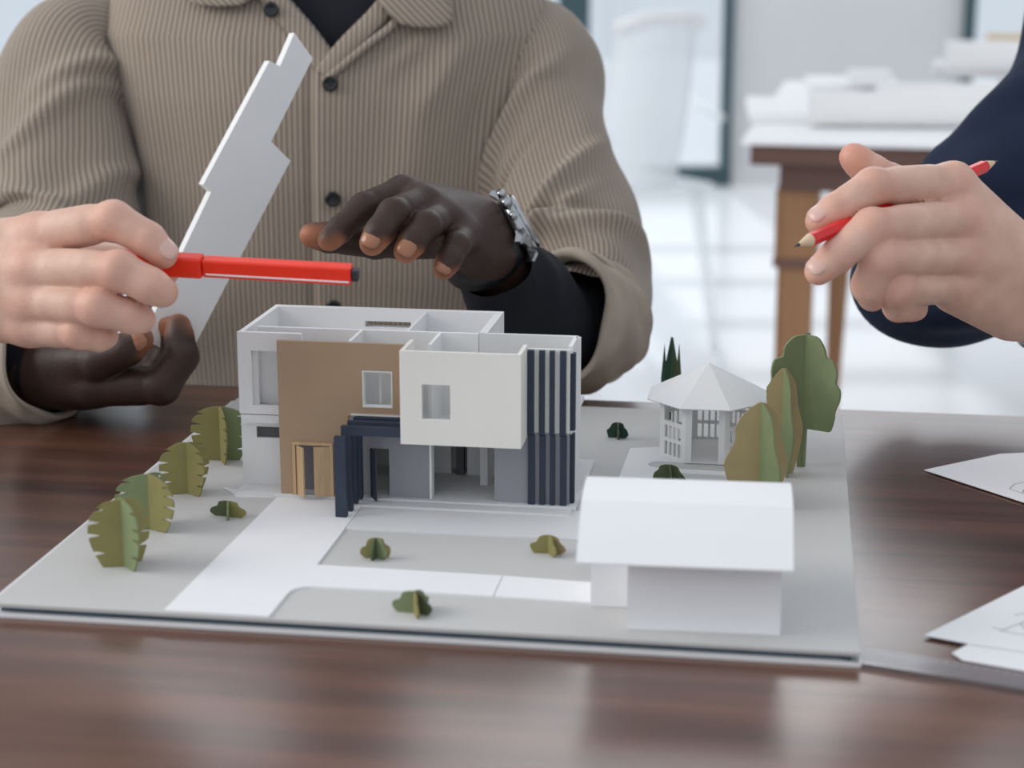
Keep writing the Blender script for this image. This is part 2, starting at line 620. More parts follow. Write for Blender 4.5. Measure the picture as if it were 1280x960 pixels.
def nail(parent, tip, prev, dors, r, m):
    ax = tip - prev
    ax /= np.linalg.norm(ax)
    dn = dors - ax * (dors @ ax)
    dn /= np.linalg.norm(dn)
    sd = np.cross(ax, dn)
    V, Fc = [], []
    nu, nv = 9, 8
    for lay in (0, 1):
        for i in range(nv):
            t = i / (nv - 1)
            wid = math.radians(50) * (1 - 0.55 * abs(2 * t - 1) ** 3)
            for j in range(nu):
                a = (2 * j / (nu - 1) - 1) * wid
                rr = r * (1.17 if lay else 0.95) - (0.0004 if lay and (i in (0, nv - 1) or j in (0, nu - 1)) else 0)
                c = tip + ax * (r * (-0.95 + 1.55 * t))
                droop = max(0.0, t - 0.45) ** 2 * r * 0.7
                V.append(c + dn * (math.cos(a) * rr - droop) + sd * (math.sin(a) * rr))
    N = nu * nv
    for i in range(nv - 1):
        for j in range(nu - 1):
            a = i * nu + j
            Fc.append((N + a, N + a + 1, N + a + nu + 1, N + a + nu))
            Fc.append((a + nu, a + nu + 1, a + 1, a))
    rim = [j for j in range(nu)] + [i * nu + nu - 1 for i in range(1, nv)] + [(nv - 1) * nu + j for j in range(nu - 2, -1, -1)] + [i * nu for i in range(nv - 2, 0, -1)]
    for i in range(len(rim)):
        a, b = rim[i], rim[(i + 1) % len(rim)]
        Fc.append((a, b, N + b, N + a))
    return obj('fingernail', V, Fc, m, parent, True)


def hand_mesh(fingers, palm, arm, h=0.0014, web=0.007, tip_tint=0.0, knuckle_tint=0.5, palm_dir=None, palm_tint=0.0):
    """fingers: list of (joints, radii, dorsal or None, nail?); palm/arm: list of (a,b,ra,rb)."""
    P = [p for fg in fingers for p in fg[0]] + [p for q in palm for p in q[:2]]
    lo, hi = np.min(P, 0) - 0.03, np.max(P, 0) + 0.03
    fa = Field(lo, hi, h)
    fb = Field(lo, hi, h)
    for joints, rad, dors, nl in fingers:
        one = Field(np.min(joints, 0) - 0.02, np.max(joints, 0) + 0.02, h)
        for i in range(len(joints) - 1):
            one.cone(joints[i], joints[i + 1], rad[i], rad[i + 1], 0.003)
            mid = joints[i] * 0.5 + joints[i + 1] * 0.5       # soft pad between two joints
            rm = (rad[i] + rad[i + 1]) * 0.5
            ax = joints[i + 1] - joints[i]
            one.cone(mid - ax * 0.18, mid + ax * 0.18, rm * 1.0, rm * 0.98, 0.003)
        for i in range(1, len(joints) - 1):                    # knuckles
            one.cone(joints[i], joints[i] + 1e-5, rad[i] * 1.05, rad[i] * 1.05, 0.003)
        # paste into the shared grid by resampling at the same pitch
        off = np.round((one.lo - fa.lo) / h).astype(int)
        a0 = np.maximum(off, 0)
        a1 = np.minimum(off + one.n, fa.n)
        sl = tuple(slice(x, y) for x, y in zip(a0, a1))
        s2 = tuple(slice(x - o, y - o) for x, y, o in zip(a0, a1, off))
        fa.merge(sl, one.D[s2], 0.0012)
    for q in palm:
        fb.cone(q[0], q[1], q[2], q[3], q[4] if len(q) > 4 else 0.012)
    for q in arm:
        fb.cone(q[0], q[1], q[2], q[3], 0.012)
    sl = tuple(slice(0, k) for k in fa.n)
    fb.merge(sl, fa.D, web)
    V, Q = fb.mesh()
    # tint attribute
    T = np.zeros(len(V))
    for joints, rad, dors, nl in fingers:
        d = np.linalg.norm(V - joints[-1], axis=1)
        dd = np.array(dors, float) if dors is not None else joints[1] - 0.5 * (joints[0] + joints[-1])
        tx = joints[-1] - joints[-2]
        tx /= np.linalg.norm(tx)
        dd = dd - tx * (dd @ tx)
        dd /= np.linalg.norm(dd)
        pad_ = np.clip(1.15 - ((V - joints[-1]) @ dd) / rad[-1], 0, 1)
        T = np.maximum(T, tip_tint * np.clip((1.75 - d / rad[-1]) / 0.55, 0, 1) * pad_)
        for j in (0, 1, 2):
            if j < len(joints) - 1:
                d = np.linalg.norm(V - joints[j], axis=1)
                T = np.maximum(T, knuckle_tint * np.exp(-(d / (rad[j] * 1.25)) ** 4))
    return V, Q, T


def A(*q):
    return np.array([at(*p) for p in q])


def finish_hand(name, V, Q, T, m, parent):
    o = obj(name, V, Q, m, parent, True)
    at_ = o.data.attributes.new('tint', 'FLOAT', 'POINT')
    at_.data.foreach_set('value', np.asarray(T, dtype=np.float32))
    return o


def arm_shell(pts, radii, nt=40, ns=24):
    """plain tapering limb used to carry a hand on up into its sleeve"""
    C = catmull(np.column_stack([np.array(pts), np.array(radii)]), ns)
    T = np.gradient(C[:, :3], axis=0)
    T /= np.linalg.norm(T, axis=1)[:, None]
    a = np.array([0.1, 0.2, 1.0])
    V, Fc = [], []
    for i in range(ns):
        a = a - T[i] * (a @ T[i])
        a /= np.linalg.norm(a)
        b = np.cross(T[i], a)
        th = np.linspace(0, 2 * math.pi, nt, endpoint=False)
        V.append(C[i, :3] + C[i, 3] * (np.outer(np.cos(th), a) + np.outer(np.sin(th), b)))
    for i in range(ns - 1):
        for j in range(nt):
            k = (j + 1) % nt
            Fc.append((i * nt + j, i * nt + k, (i + 1) * nt + k, (i + 1) * nt + j))
    Fc.append(tuple(range(nt - 1, -1, -1)))
    Fc.append(tuple(range((ns - 1) * nt, ns * nt)))
    return np.vstack(V), Fc


def nails_for(parent, fingers, m):
    for joints, rad, dors, nl in fingers:
        if nl:
            if dors is None:
                dors = joints[1] - 0.5 * (joints[0] + joints[-1])
            nail(parent, joints[-1], joints[-2], np.array(dors, float), rad[-1], m)


# ================================================================== SETTING
FZ = -0.74
tag(Mesh().box(-9, 9, -6, 16, FZ - 0.1, FZ).build('floor', M_FLOOR), 'glossy white floor of the bright office', 'floor', kind='structure')
WY = 8.1
wall = Mesh().wall((-12, 12), (FZ, 5.6), (WY, WY + 0.16),  # unseen upper part, raised to keep the sun off the table
                   [(-1.0, 0.24, FZ + 0.02, 1.9), (0.29, 0.955, FZ + 0.02, 1.9), (1.95, 3.2, FZ + 0.02, 1.9), (-4.2, -2.9, FZ + 0.02, 1.9), (-2.7, -1.3, FZ + 0.02, 1.9)]).build('wall_back', M_WALL)
tag(wall, 'pale grey plaster back wall with tall windows', 'wall', kind='structure')
wi = 0
for (x0, x1, lab) in ((-1.0, 0.24, 'tall window mostly hidden behind the seated person in taupe corduroy'),
                      (0.29, 0.955, 'tall window with dark teal frame beside the taupe sleeve'),
                      (1.95, 3.2, 'tall window at the far right behind the paper rolls'),
                      (-2.7, -1.3, 'tall bright window in the upper left corner')):
    wi += 1
    t = thing('window_%d' % wi, lab, 'window', ((x0 + x1) / 2, WY, FZ))
    t['kind'] = 'structure'
    hw = (x1 - x0) / 2
    fr = Mesh().wall((-hw, hw), (0.0, 2.64), (-0.05, 0.05), [(-hw + 0.045, hw - 0.04, 0.085, 2.58)])
    fr.build('window_frame', M_FRAME, t)
    Mesh().box(-hw + 0.045, hw - 0.04, -0.006, 0.006, 0.085, 2.58).build('pane', M_PANE, t)
    for zb in (0.98, 1.36, 1.74, 2.12):  # unseen upper bars, added to band the sun patches on the floor
        Mesh().box(-hw + 0.045, hw - 0.04, -0.03, 0.03, zb, zb + 0.06).build('glazing_bar', M_FRAME, t)
Mesh().box(0.242, 0.288, WY - 0.05, WY + 0.05, FZ, 1.92).build('trim_1', M_FRAME)
tag(bpy.data.objects['trim_1'], 'dark teal post between the two tall windows', 'post', kind='structure')
tag(Mesh().box(0.965, 1.94, WY - 0.015, WY, FZ, FZ + 0.09).build('baseboard_back', M_WALL), 'pale skirting board under the back wall', 'skirting', kind='structure')

# ------------------------------------------------------------------ meeting table
tab = thing('meeting_table', 'dark glossy walnut meeting table under the architectural model', 'table', bw(0, 0, -BT), -PSI)
bevel(Mesh().box(-0.95, 1.25, -0.50, 0.512, -0.035, 0.0).build('table_top', M_TABLE, tab), 0.003)
for x in (-0.85, 1.13):
    for y in (-0.42, 0.42):
        Mesh().box(x, x + 0.06, y - 0.03, y + 0.03, FZ, -0.035).build('leg', M_TABLE, tab)

# ------------------------------------------------------------------ desk in the background
DP = ground(938, 181, 0.0)
DX, DY = DP[0], DP[1]
DROT = -math.radians(11.5)
dk = thing('drafting_desk', 'wooden desk with amber legs standing behind the raised pencil', 'desk', (DX, DY, FZ), DROT)
bevel(Mesh().box(0.0, 2.0, 0, 1.35, 0.705, 0.740).build('table_top', M_WOODTOP, dk), 0.004)
Mesh().box(0.05, 1.95, 0.02, 0.05, 0.66, 0.705).build('apron', M_WOODTOP, dk)
for x in (0.045, 1.85):
    Mesh().box(x, x + 0.075, 0.03, 0.10, 0.535, 0.66).build('leg', M_WOODLEG, dk)
    Mesh().box(x + 0.006, x + 0.068, 0.036, 0.094, 0, 0.530).build('leg', M_WOODLEG, dk)
    Mesh().box(x - 0.002, x + 0.077, 0.028, 0.102, 0.524, 0.540).build('leg_collar', M_WOODTOP, dk)
    m_ = Mesh().prism([(x + 0.078, 0.66), (x + 0.13, 0.66), (x + 0.105, 0.0), (x + 0.085, 0.0)], lambda p, q: (p, 0.55, q), lambda p, q: (p, 0.60, q))
    m_.build('leg', M_WOODLEG, dk)
tag(Mesh().box(-0.015, 1.8, -0.01, 1.3, 0, 0.006).build('paper_sheet', M_PAPER), 'large white sheet covering the background desk top', 'paper')
bpy.data.objects['paper_sheet'].location = (DX, DY, FZ + 0.741)
bpy.data.objects['paper_sheet'].rotation_euler = (0, 0, DROT)


def roll(label, x, y, z, ln, r, rz, m=M_WHITE, grp='paper rolls on the background desk'):
    t = thing('paper_roll', label, 'paper roll', (x, y, z), rz, grp)
    V, Fc = [], []
    n, turns = 40, 2.2
    N = int(n * turns)
    for i in range(N):
        a = 2 * math.pi * i / n
        rr = r * (1 - 0.1 * i / N)
        for xx in (0, ln):
            V.append((xx, rr * math.cos(a), r + rr * math.sin(a)))
    for i in range(N - 1):
        Fc.append((2 * i, 2 * i + 1, 2 * i + 3, 2 * i + 2))
    o = obj('rolled_sheet', V, Fc, m, t, True)
    s_ = o.modifiers.new('solid', 'SOLIDIFY')
    s_.thickness = 0.0015
    return t


TZ = FZ + 0.7475
def on_desk(u, v, up=0.0):
    p = ground(u, v, TZ + up)
    return p[0], p[1], TZ + up


roll('thick grey-white paper roll lying along the desk front', *on_desk(1012, 158), 0.95, 0.032, DROT + 0.12)
roll('slim white paper roll behind the thick grey-white one', *on_desk(1095, 122), 0.8, 0.016, DROT + 0.06)
roll('white paper roll on top of the folders near navy sleeve', *on_desk(1180, 88, 0.03), 0.6, 0.034, DROT + 0.05)


def pad(name, label, cat, x, y, z, w, d, hh, rz, m, grp=None):
    o = bevel(Mesh().box(-w / 2, w / 2, -d / 2, d / 2, 0, hh).build(name, m), 0.002)
    o.location = (x, y, z)
    o.rotation_euler = (0, 0, rz)
    return tag(o, label, cat, grp)


pad('paper_stack', 'stack of white papers at the desk corner', 'papers', *on_desk(972, 142), 0.115, 0.36, 0.018, -0.1, M_PAPER)
pad('sketch_pad', 'flat white sketch pad lying behind the rolls', 'pad', *on_desk(1064, 108), 0.20, 0.22, 0.016, -0.1, M_PAPER)
pad('white_box', 'small white box standing on the sketch pad', 'box', *on_desk(1086, 106, 0.016), 0.09, 0.07, 0.032, -0.1, M_WHITE)
pad('folder_stack', 'pile of white folders under the topmost roll', 'folders', *on_desk(1275, 94), 0.42, 0.22, 0.028, DROT, M_WHITE2)
pad('cardboard_box', 'pale manila box at the back right of the desk', 'box', *on_desk(1300, 70), 0.30, 0.14, 0.06, DROT, M_CARDB)
pad('wood_block', 'small amber wooden block in front of the folders', 'block', *on_desk(1262, 113), 0.05, 0.03, 0.02, -0.1, M_WOODLEG)

# ------------------------------------------------------------------ frosted chair by the window
ch = thing('clear_chair', 'frosted see-through chair by the window behind the taupe sleeve', 'chair', (0.255, 4.9, FZ), 0.5)
V, Fc = [], []
n1, n2 = 12, 10
for i in range(n1):
    t = i / (n1 - 1)
    z = 0.44 + 0.44 * t
    hw = 0.15 - 0.03 * t * t - 0.02 * (1 - t)
    for j in range(n2):
        s_ = 2 * j / (n2 - 1) - 1
        V.append((s_ * hw, -0.19 - 0.10 * t + 0.06 * (s_ * s_), z))
for i in range(n1 - 1):
    for j in range(n2 - 1):
        a = i * n2 + j
        Fc.append((a, a + 1, a + n2 + 1, a + n2))
o = obj('backrest', V, Fc, M_GHOST, ch, True)
s_ = o.modifiers.new('solid', 'SOLIDIFY')
s_.thickness = 0.012
tube('top_rail', [(-0.13, -0.235, 0.86), (-0.07, -0.28, 0.885), (0.07, -0.28, 0.885), (0.13, -0.235, 0.86)], [0.016] * 4, M_PAPER, ch, nt=12, ns=20, caps=True)
bevel(Mesh().box(-0.21, 0.21, -0.20, 0.22, 0.43, 0.45).build('seat', M_GHOST, ch), 0.008)
for sx in (-1, 1):
    for sy in (-1, 1):
        Mesh().bar((sx * 0.17, sy * 0.17, 0.43), (sx * 0.21, sy * 0.22, 0), 0.02, 0.014).build('leg', M_GHOST, ch, True)
    pts = [(sx * 0.21, -0.22, 0.62), (sx * 0.235, 0.0, 0.66), (sx * 0.22, 0.16, 0.63), (sx * 0.20, 0.19, 0.45)]
    tube('armrest', pts, [0.013] * 4, M_GHOST, ch, nt=10, ns=20, caps=True)

# ================================================================== ARCHITECTURAL MODEL
# base of three sheets
bd = thing('presentation_board', 'square grey presentation board carrying the house model', 'board', bw(0, 0, -BT), -PSI)
bevel(Mesh().box(-0.009, 0.4605, -0.0078, 0.455, 0.0, 0.0022).build('bottom_sheet', M_WHITE2, bd), 0.0003, 1)
Mesh().box(0.004, 0.456, -0.003, 0.450, 0.0022, 0.0056).build('foam_core', M_CORE, bd)
bevel(Mesh().box(0, 0.460, -0.0065, 0.458, 0.0056, 0.0080).build('top_sheet', M_BOARD, bd), 0.0003, 1)


def arc(cx, cy, r, a0, a1, n=6):
    return [(cx + r * math.cos(math.radians(a0 + (a1 - a0) * i / n)), cy + r * math.sin(math.radians(a0 + (a1 - a0) * i / n))) for i in range(n + 1)]


def sheet(name, poly, z0, z1, m, par):
    return Mesh().prism(poly, lambda x, y: (x, y, z0), lambda x, y: (x, y, z1)).build(name, m, par)


# paths: white paper with the lawns left open
zt = BT + 0.00012
# drive from the front edge to the house
sheet('path_sheet', [(0.0965, -0.006), (0.1540, -0.006)] + arc(0.1665, 0.0300, 0.012, 180, 90)[0:] + [(0.2655, 0.0420), (0.2655, 0.0745), (0.1585, 0.0765)] +
      [(0.1585, 0.1975), (0.1010, 0.1975)], zt - 0.0003, BT + 0.0011, M_PAPER, bd)
sheet('path_sheet', [(0.2661, 0.0420), (0.335, 0.0400), (0.335, 0.0700), (0.2661, 0.0745)], zt - 0.0003, BT + 0.0011, M_PAPER, bd)
# forecourt between the house and the upper lawn
sheet('path_sheet', [(0.1588, 0.1435), (0.330, 0.1435), (0.330, 0.1975), (0.1588, 0.1975)], zt - 0.0003, BT + 0.0009, M_WHITE2, bd)
# walk round the pavilion with two rounded beds left open
sheet('path_sheet', [(0.311, 0.235), (0.336, 0.235), (0.336, 0.278), (0.345, 0.290), (0.420, 0.290), (0.420, 0.296), (0.335, 0.300)] + arc(0.336, 0.3080, 0.008, 270, 90)[1:] +
      [(0.346, 0.316), (0.400, 0.316), (0.400, 0.372), (0.3125, 0.345)], zt - 0.0003, BT + 0.0009, M_WHITE, bd)
sheet('path_sheet', [(0.060, 0.213), (0.0995, 0.2015), (0.0995, 0.1985), (0.075, 0.196)], zt - 0.0003, BT + 0.0009, M_WHITE, bd)

# ---- the house
hs = thing('model_house', 'two-storey card model house with brown, cream and slate facades', 'model house', bw(0, 0, 0), -PSI)
HT = 0.1035


def part(name, m, *boxes, lab=None, par=None):
    k = Mesh()
    for b in boxes:
        k.box(*b)
    o = k.build(name, m, par or hs)
    if lab:
        o['label'] = lab
    return o


part('plinth', M_WHITE2, (0.0735, 0.292, 0.198, 0.305, 0.0005, 0.0030))
part('floor_slab', M_WHITE2, (0.0765, 0.2855, 0.206, 0.297, 0.0468, 0.0495))
# white left wing
Mesh().wall((0.0726, 0.1145), (0.0500, HT), (0.2157, 0.2190), [(0.0815, 0.1060, 0.0557, 0.0915)]).build('front_wall', M_WHITE, hs)
Mesh().wall((0.0732, 0.1145), (0.003, 0.0494), (0.2162, 0.2192), [(0.0832, 0.1010, 0.0344, 0.0417)]).build('front_wall', M_WHITE, hs)
part('window_infill', M_DKWIN, (0.0832, 0.1010, 0.2185, 0.2200, 0.0344, 0.0417), lab='dark slot window')
part('inner_frame', M_WHITE2, (0.0815, 0.0850, 0.2190, 0.2260, 0.0557, 0.0915), (0.0850, 0.1060, 0.2250, 0.2265, 0.0535, 0.0940))
Mesh().wall((0.2190, 0.3043), (0.003, HT), (0.0732, 0.0765), [], axis='y').build('side_wall', M_WHITE, hs)
Mesh().wall((0.0765, 0.2302), (0.003, HT), (0.2975, 0.3043), [(0.1365, 0.1680, 0.0915, 0.0955)]).build('back_wall', M_WHITE2, hs)
part('partition', M_WHITE, (0.0800, 0.2246, 0.2365, 0.2392, 0.0495, HT - 0.0008))
part('partition', M_WHITE2, (0.1770, 0.1790, 0.2392, 0.2975, 0.0495, HT - 0.0010))
part('partition', M_WHITE, (0.1480, 0.1500, 0.2030, 0.2365, 0.0495, HT - 0.0006))
part('partition', M_WHITE, (0.1990, 0.2010, 0.2015, 0.2365, 0.0495, HT - 0.0008))
part('roof_deck', M_WHITE2, (0.0765, 0.2246, 0.2392, 0.2975, 0.083, 0.0845))
part('side_wall', M_WHITE2, (0.2252, 0.2302, 0.2362, 0.2975, 0.003, HT))
# right wing
part('back_wall', M_WHITE2, (0.2302, 0.2882, 0.2345, 0.2372, 0.0468, HT))
Mesh().wall((0.2065, 0.2345), (0.003, HT), (0.2857, 0.2882), [], axis='y').build('side_wall', M_WHITE, hs)
# brown card front with window and door opening
Mesh().wall((0.1033, 0.1855), (0.0030, 0.1025), (0.1990, 0.2018), [(0.1580, 0.1762, 0.0622, 0.0848), (0.1135, 0.1365, 0.002, 0.0360), (0.1480, 0.1900, 0.002, 0.0560)]).build('brown_wall', M_BROWN, hs)
k = Mesh().wall((0.1576, 0.1766), (0.0618, 0.0852), (0.1989, 0.2045), [(0.1583, 0.1759, 0.0625, 0.0845)])
k.build('window_frame', M_WHITE, hs)
part('window_bar', M_WHITE2, (0.1662, 0.1674, 0.2085, 0.2100, 0.0560, 0.0900))
# pine doorway
Mesh().wall((0.1118, 0.1380), (0.0030, 0.0378), (0.1972, 0.2030), [(0.1136, 0.1362, 0.0028, 0.0360)]).build('door_frame', M_PINE, hs)


def leaf(x0, y0, ang, ln, z0, z1, th, m, name='door_leaf'):
    c, s = math.cos(math.radians(ang)), math.sin(math.radians(ang))
    nx, ny = -s * th, c * th
    poly = [(x0, y0), (x0 + c * ln, y0 + s * ln), (x0 + c * ln + nx, y0 + s * ln + ny), (x0 + nx, y0 + ny)]
    return Mesh().prism(poly, lambda x, y: (x, y, z0), lambda x, y: (x, y, z1)).build(name, m, hs)


leaf(0.1137, 0.1985, -48, 0.0095, 0.0031, 0.0355, 0.0010, M_PINE)
leaf(0.1361, 0.1985, 197, 0.0105, 0.0031, 0.0355, 0.0010, M_PINE)
part('door_recess', M_GREY, (0.1125, 0.1375, 0.2100, 0.2110, 0.003, 0.040))
# cream bay
Mesh().wall((0.1868, 0.2610), (0.0462, 0.1045), (0.1740, 0.1768), [(0.2002, 0.2178, 0.0622, 0.0842)]).build('cream_bay', M_CREAM, hs)
part('bay_side', M_CREAM, (0.1868, 0.1893, 0.1768, 0.2060, 0.0462, 0.1045))
part('bay_side', M_CREAM, (0.2585, 0.2610, 0.1768, 0.2025, 0.0462, 0.1045))
part('bay_floor', M_WHITE2, (0.1893, 0.2585, 0.1768, 0.2060, 0.0462, 0.0482))
# slate ground-floor front with doorway and wide opening
Mesh().wall((0.1470, 0.2870), (0.0030, 0.0490), (0.2022, 0.2052), [(0.1608, 0.1731, 0.002, 0.0345), (0.2002, 0.2402, 0.002, 0.0415)]).build('slate_wall', M_GREY, hs)
part('opening_edge', M_WHITE, (0.1990, 0.2003, 0.2018, 0.2100, 0.003, 0.0415))
leaf(0.1609, 0.2020, -62, 0.0125, 0.0031, 0.0345, 0.0009, M_NAVY)
# rooms seen through the openings
part('inner_wall', M_WHITE2, (0.0765, 0.2252, 0.2700, 0.2716, 0.003, 0.0468))
part('inner_wall', M_WHITE2, (0.1900, 0.2020, 0.2590, 0.2606, 0.003, 0.0468))
part('inner_pillar', M_DKWIN, (0.2060, 0.2110, 0.2560, 0.2600, 0.003, 0.0468))
part('inner_wall', M_WHITE, (0.2130, 0.2857, 0.2575, 0.2590, 0.003, 0.0468))
# upper right front, light card behind the slats
part('slat_backing', M_CREAM, (0.2610, 0.2870, 0.2025, 0.2050, 0.0490, 0.1020), lab='cream card behind the upper slats')
for i, (x0, x1) in enumerate(((0.2612, 0.2652), (0.2683, 0.2718), (0.2748, 0.2779), (0.2812, 0.2850))):
    part('facade_slat', M_NAVY, (x0, x1, 0.2000, 0.2026, 0.0482, 0.1015))
    part('facade_slat', M_NAVY, (x0 + 0.0004, x1 + 0.0006, 0.2000, 0.2023, 0.0031, 0.0478))
part('facade_slat', M_NAVY, (0.2868, 0.2900, 0.2060, 0.2110, 0.0500, 0.0990))
part('facade_slat', M_NAVY, (0.2868, 0.2898, 0.2060, 0.2110, 0.0031, 0.0478))
part('side_strip', M_WHITE, (0.2870, 0.2902, 0.2320, 0.2345, 0.003, HT))
part('corner_panel', M_GREY, (0.2858, 0.2870, 0.2052, 0.2068, 0.003, 0.049))
# navy pergola frames over the porch
for i, (y, zt_) in enumerate(((0.1625, 0.0520), (0.1745, 0.0555), (0.1850, 0.0560), (0.1945, 0.0560))):
    xo = 0.0015 * i
    par = part('pergola_post', M_NAVY, (0.1478 + xo, 0.1548 + xo * 0.5, y, y + 0.0042, 0.0008 if i < 2 else 0.003, zt_))
    if i:
        part('pergola_beam', M_NAVY, (0.1548 + xo * 0.5, 0.1905, y, y + 0.0042, zt_ - 0.0055, zt_))
part('pergola_edge', M_WHITE2, (0.1500, 0.1868, 0.1978, 0.1992, 0.0565, 0.0575))
# forecourt step
part('step', M_WHITE2, (0.1500, 0.2895, 0.1865, 0.198, 0.0006, 0.0020))

# ---- the pavilion
GC = (0.3655, 0.3460)
gz = thing('model_pavilion', 'white octagonal paper pavilion with railings and peaked roof', 'model pavilion', bw(GC[0], GC[1], 0.0006), -PSI)
AP, SD = 0.0318, 0.0275
GH = 0.0425


def rot_part(name, m, ang, mk):
    o = mk.build(name, m, gz)
    o.rotation_euler = (0, 0, ang)
    return o


for i in range(8):
    ang = math.radians(45 * i)          # side 0 faces the front (-y)
    hs_ = AP * math.tan(math.pi / 8)
    y0, y1 = -AP, -AP + 0.0013
    if i == 0:
        k = Mesh().wall((-hs_, hs_), (0, GH), (y0, y1), [(-hs_ + 0.0042, hs_ - 0.0042, -0.001, GH - 0.0035)])
    else:
        holes = [(-hs_ + 0.0042, hs_ - 0.0042, 0.0258, GH - 0.0045)]
        nb = 4
        wv = 2 * (hs_ - 0.0042)
        for q in range(nb):
            x0 = -hs_ + 0.0042 + wv * (q + 0.18) / nb
            holes.append((x0, x0 + wv / nb * 0.66, 0.0140, 0.0228))
            holes.append((x0, x0 + wv / nb * 0.66, 0.0020, 0.0115))
        k = Mesh().wall((-hs_, hs_), (0, GH), (y0, y1), holes)
    rot_part('wall_panel', M_WHITE, ang, k)
V = [(0, 0, 0.0630)]
Ro = 0.0440
for i in range(8):
    a = math.radians(22.5 + 45 * i)
    V.append((Ro * math.cos(a), Ro * math.sin(a), GH - 0.0022))
for i in range(8):
    a, b, c = V[0], V[1 + i], V[1 + (i + 1) % 8]
    o = obj('roof_panel', [a, b, c, tuple(np.array(a) - (0, 0, .0008)), tuple(np.array(b) * (0.99, 0.99, 1) - (0, 0, .0008)), tuple(np.array(c) * (0.99, 0.99, 1) - (0, 0, .0008))],
            [(0, 1, 2), (5, 4, 3), (1, 0, 3, 4), (2, 1, 4, 5), (0, 2, 5, 3)], M_WHITE, gz)
sheet('floor_plate', [(0.0335 * math.cos(math.radians(22.5 + 45 * i)), 0.0335 * math.sin(math.radians(22.5 + 45 * i))) for i in range(8)], 0, 0.0006, M_WHITE, gz)

# ---- the garage
ga = thing('model_garage', 'plain white paper garage with a folded overhanging roof', 'model garage', bw(0.3414, 0.0065, 0.0002), -PSI + math.radians(2.2))
Mesh().wall((0, 0.0785), (0, 0.0480), (0, 0.0012), []).build('front_wall', M_PAPER, ga)
Mesh().prism([(0.0012, 0), (0.074, 0), (0.074, 0.046), (0.056, 0.058), (0.0200, 0.056), (0.0012, 0.046)], lambda y, z: (0.0773, y, z), lambda y, z: (0.0785, y, z)).build('side_wall', M_PAPER, ga)
Mesh().prism([(0.0012, 0), (0.074, 0), (0.074, 0.046), (0.056, 0.058), (0.0200, 0.056), (0.0012, 0.046)], lambda y, z: (0, y, z), lambda y, z: (0.0012, y, z)).build('side_wall', M_PAPER, ga)
Mesh().wall((0, 0.0785), (0, 0.0460), (0.0728, 0.0740), []).build('back_wall', M_PAPER, ga)
part('wing_wall', M_PAPER, (-0.0210, 0.0, 0.0310, 0.0322, 0, 0.046), par=ga)
part('wing_wall', M_PAPER, (-0.0210, -0.0198, 0.0322, 0.070, 0, 0.046), par=ga)
prof = [(-0.0130, 0.0400), (0.0030, 0.0525), (0.0180, 0.0633), (0.0300, 0.0650), (0.0450, 0.0655), (0.0585, 0.0640), (0.088, 0.0440)]
V, Fc = [], []
for x in (-0.0255, 0.0835):
    for (y, z) in prof:
        V.append((x, y, z))
    for (y, z) in prof:
        V.append((x, y, z - 0.0009))
n = len(prof)
for i in range(n - 1):
    Fc += [(i, i + 2 * n, i + 1 + 2 * n, i + 1), (n + i + 1, 3 * n + i + 1, 3 * n + i, n + i), (i, i + 1, n + i + 1, n + i), (2 * n + i + 1, 2 * n + i, 3 * n + i, 3 * n + i + 1)]
Fc += [(0, n, 3 * n, 2 * n), (n - 1, 3 * n - 1, 4 * n - 1, 2 * n - 1)]
obj('folded_roof', V, Fc, M_PAPER, ga)

# ------------------------------------------------------------------ card trees and bushes


def half_leaf_notched(R, H, seed):
    rnd = random.Random(seed)
    out = [(0, 0.0), (R * 0.62, 0.0)]
    n = 26
    notch = [0.20 + rnd.uniform(-.03, .03), 0.42 + rnd.uniform(-.03, .03), 0.63 + rnd.uniform(-.03, .03), 0.82 + rnd.uniform(-.02, .02)]
    last = -1
    for i in range(1, n + 1):
        t = i / n
        z = H * t
        r = R * (0.62 + 0.38 * math.sin(min(t / 0.55, 1) * math.pi / 2)) if t < 0.55 else R * math.sqrt(max(0.0, 1 - ((t - 0.55) / 0.455) ** 2.4))
        for q in notch:
            if last < q <= t:
                out.append((max(r * 0.99, 0.001), z - 0.02 * H))
                out.append((r * 0.60, z + 0.012 * H))
                out.append((max(r * 0.95, 0.001), z + 0.050 * H))
        last = t
        if not any(abs(t - q) < 0.045 for q in notch):
            out.append((r, z))
    out.append((0, H))
    return out


def half_wavy(R, H, seed):
    rnd = random.Random(seed)
    pr = [(0.62, 0), (0.80, 0.14), (0.98, 0.27), (1.0, 0.42), (0.86, 0.55), (0.72, 0.64), (0.70, 0.75), (0.58, 0.86), (0.34, 0.94), (0.10, 1.0)]
    C = catmull([(a * R * rnd.uniform(.96, 1.04), b * H) for a, b in pr], 28)
    return [(0, 0)] + [(max(a, 0.0003), max(b, 0)) for a, b in C] + [(0, H)]


def half_cloud(R, H, seed):
    rnd = random.Random(seed)
    pr = [(0.80, 0), (1.0, 0.22), (0.96, 0.48), (0.74, 0.60), (0.62, 0.72), (0.50, 0.92), (0.20, 1.0)]
    C = catmull([(a * R * rnd.uniform(.9, 1.08), b * H) for a, b in pr], 18)
    return [(0, 0)] + [(max(a, 0.0003), max(b, 0)) for a, b in C] + [(0, H)]


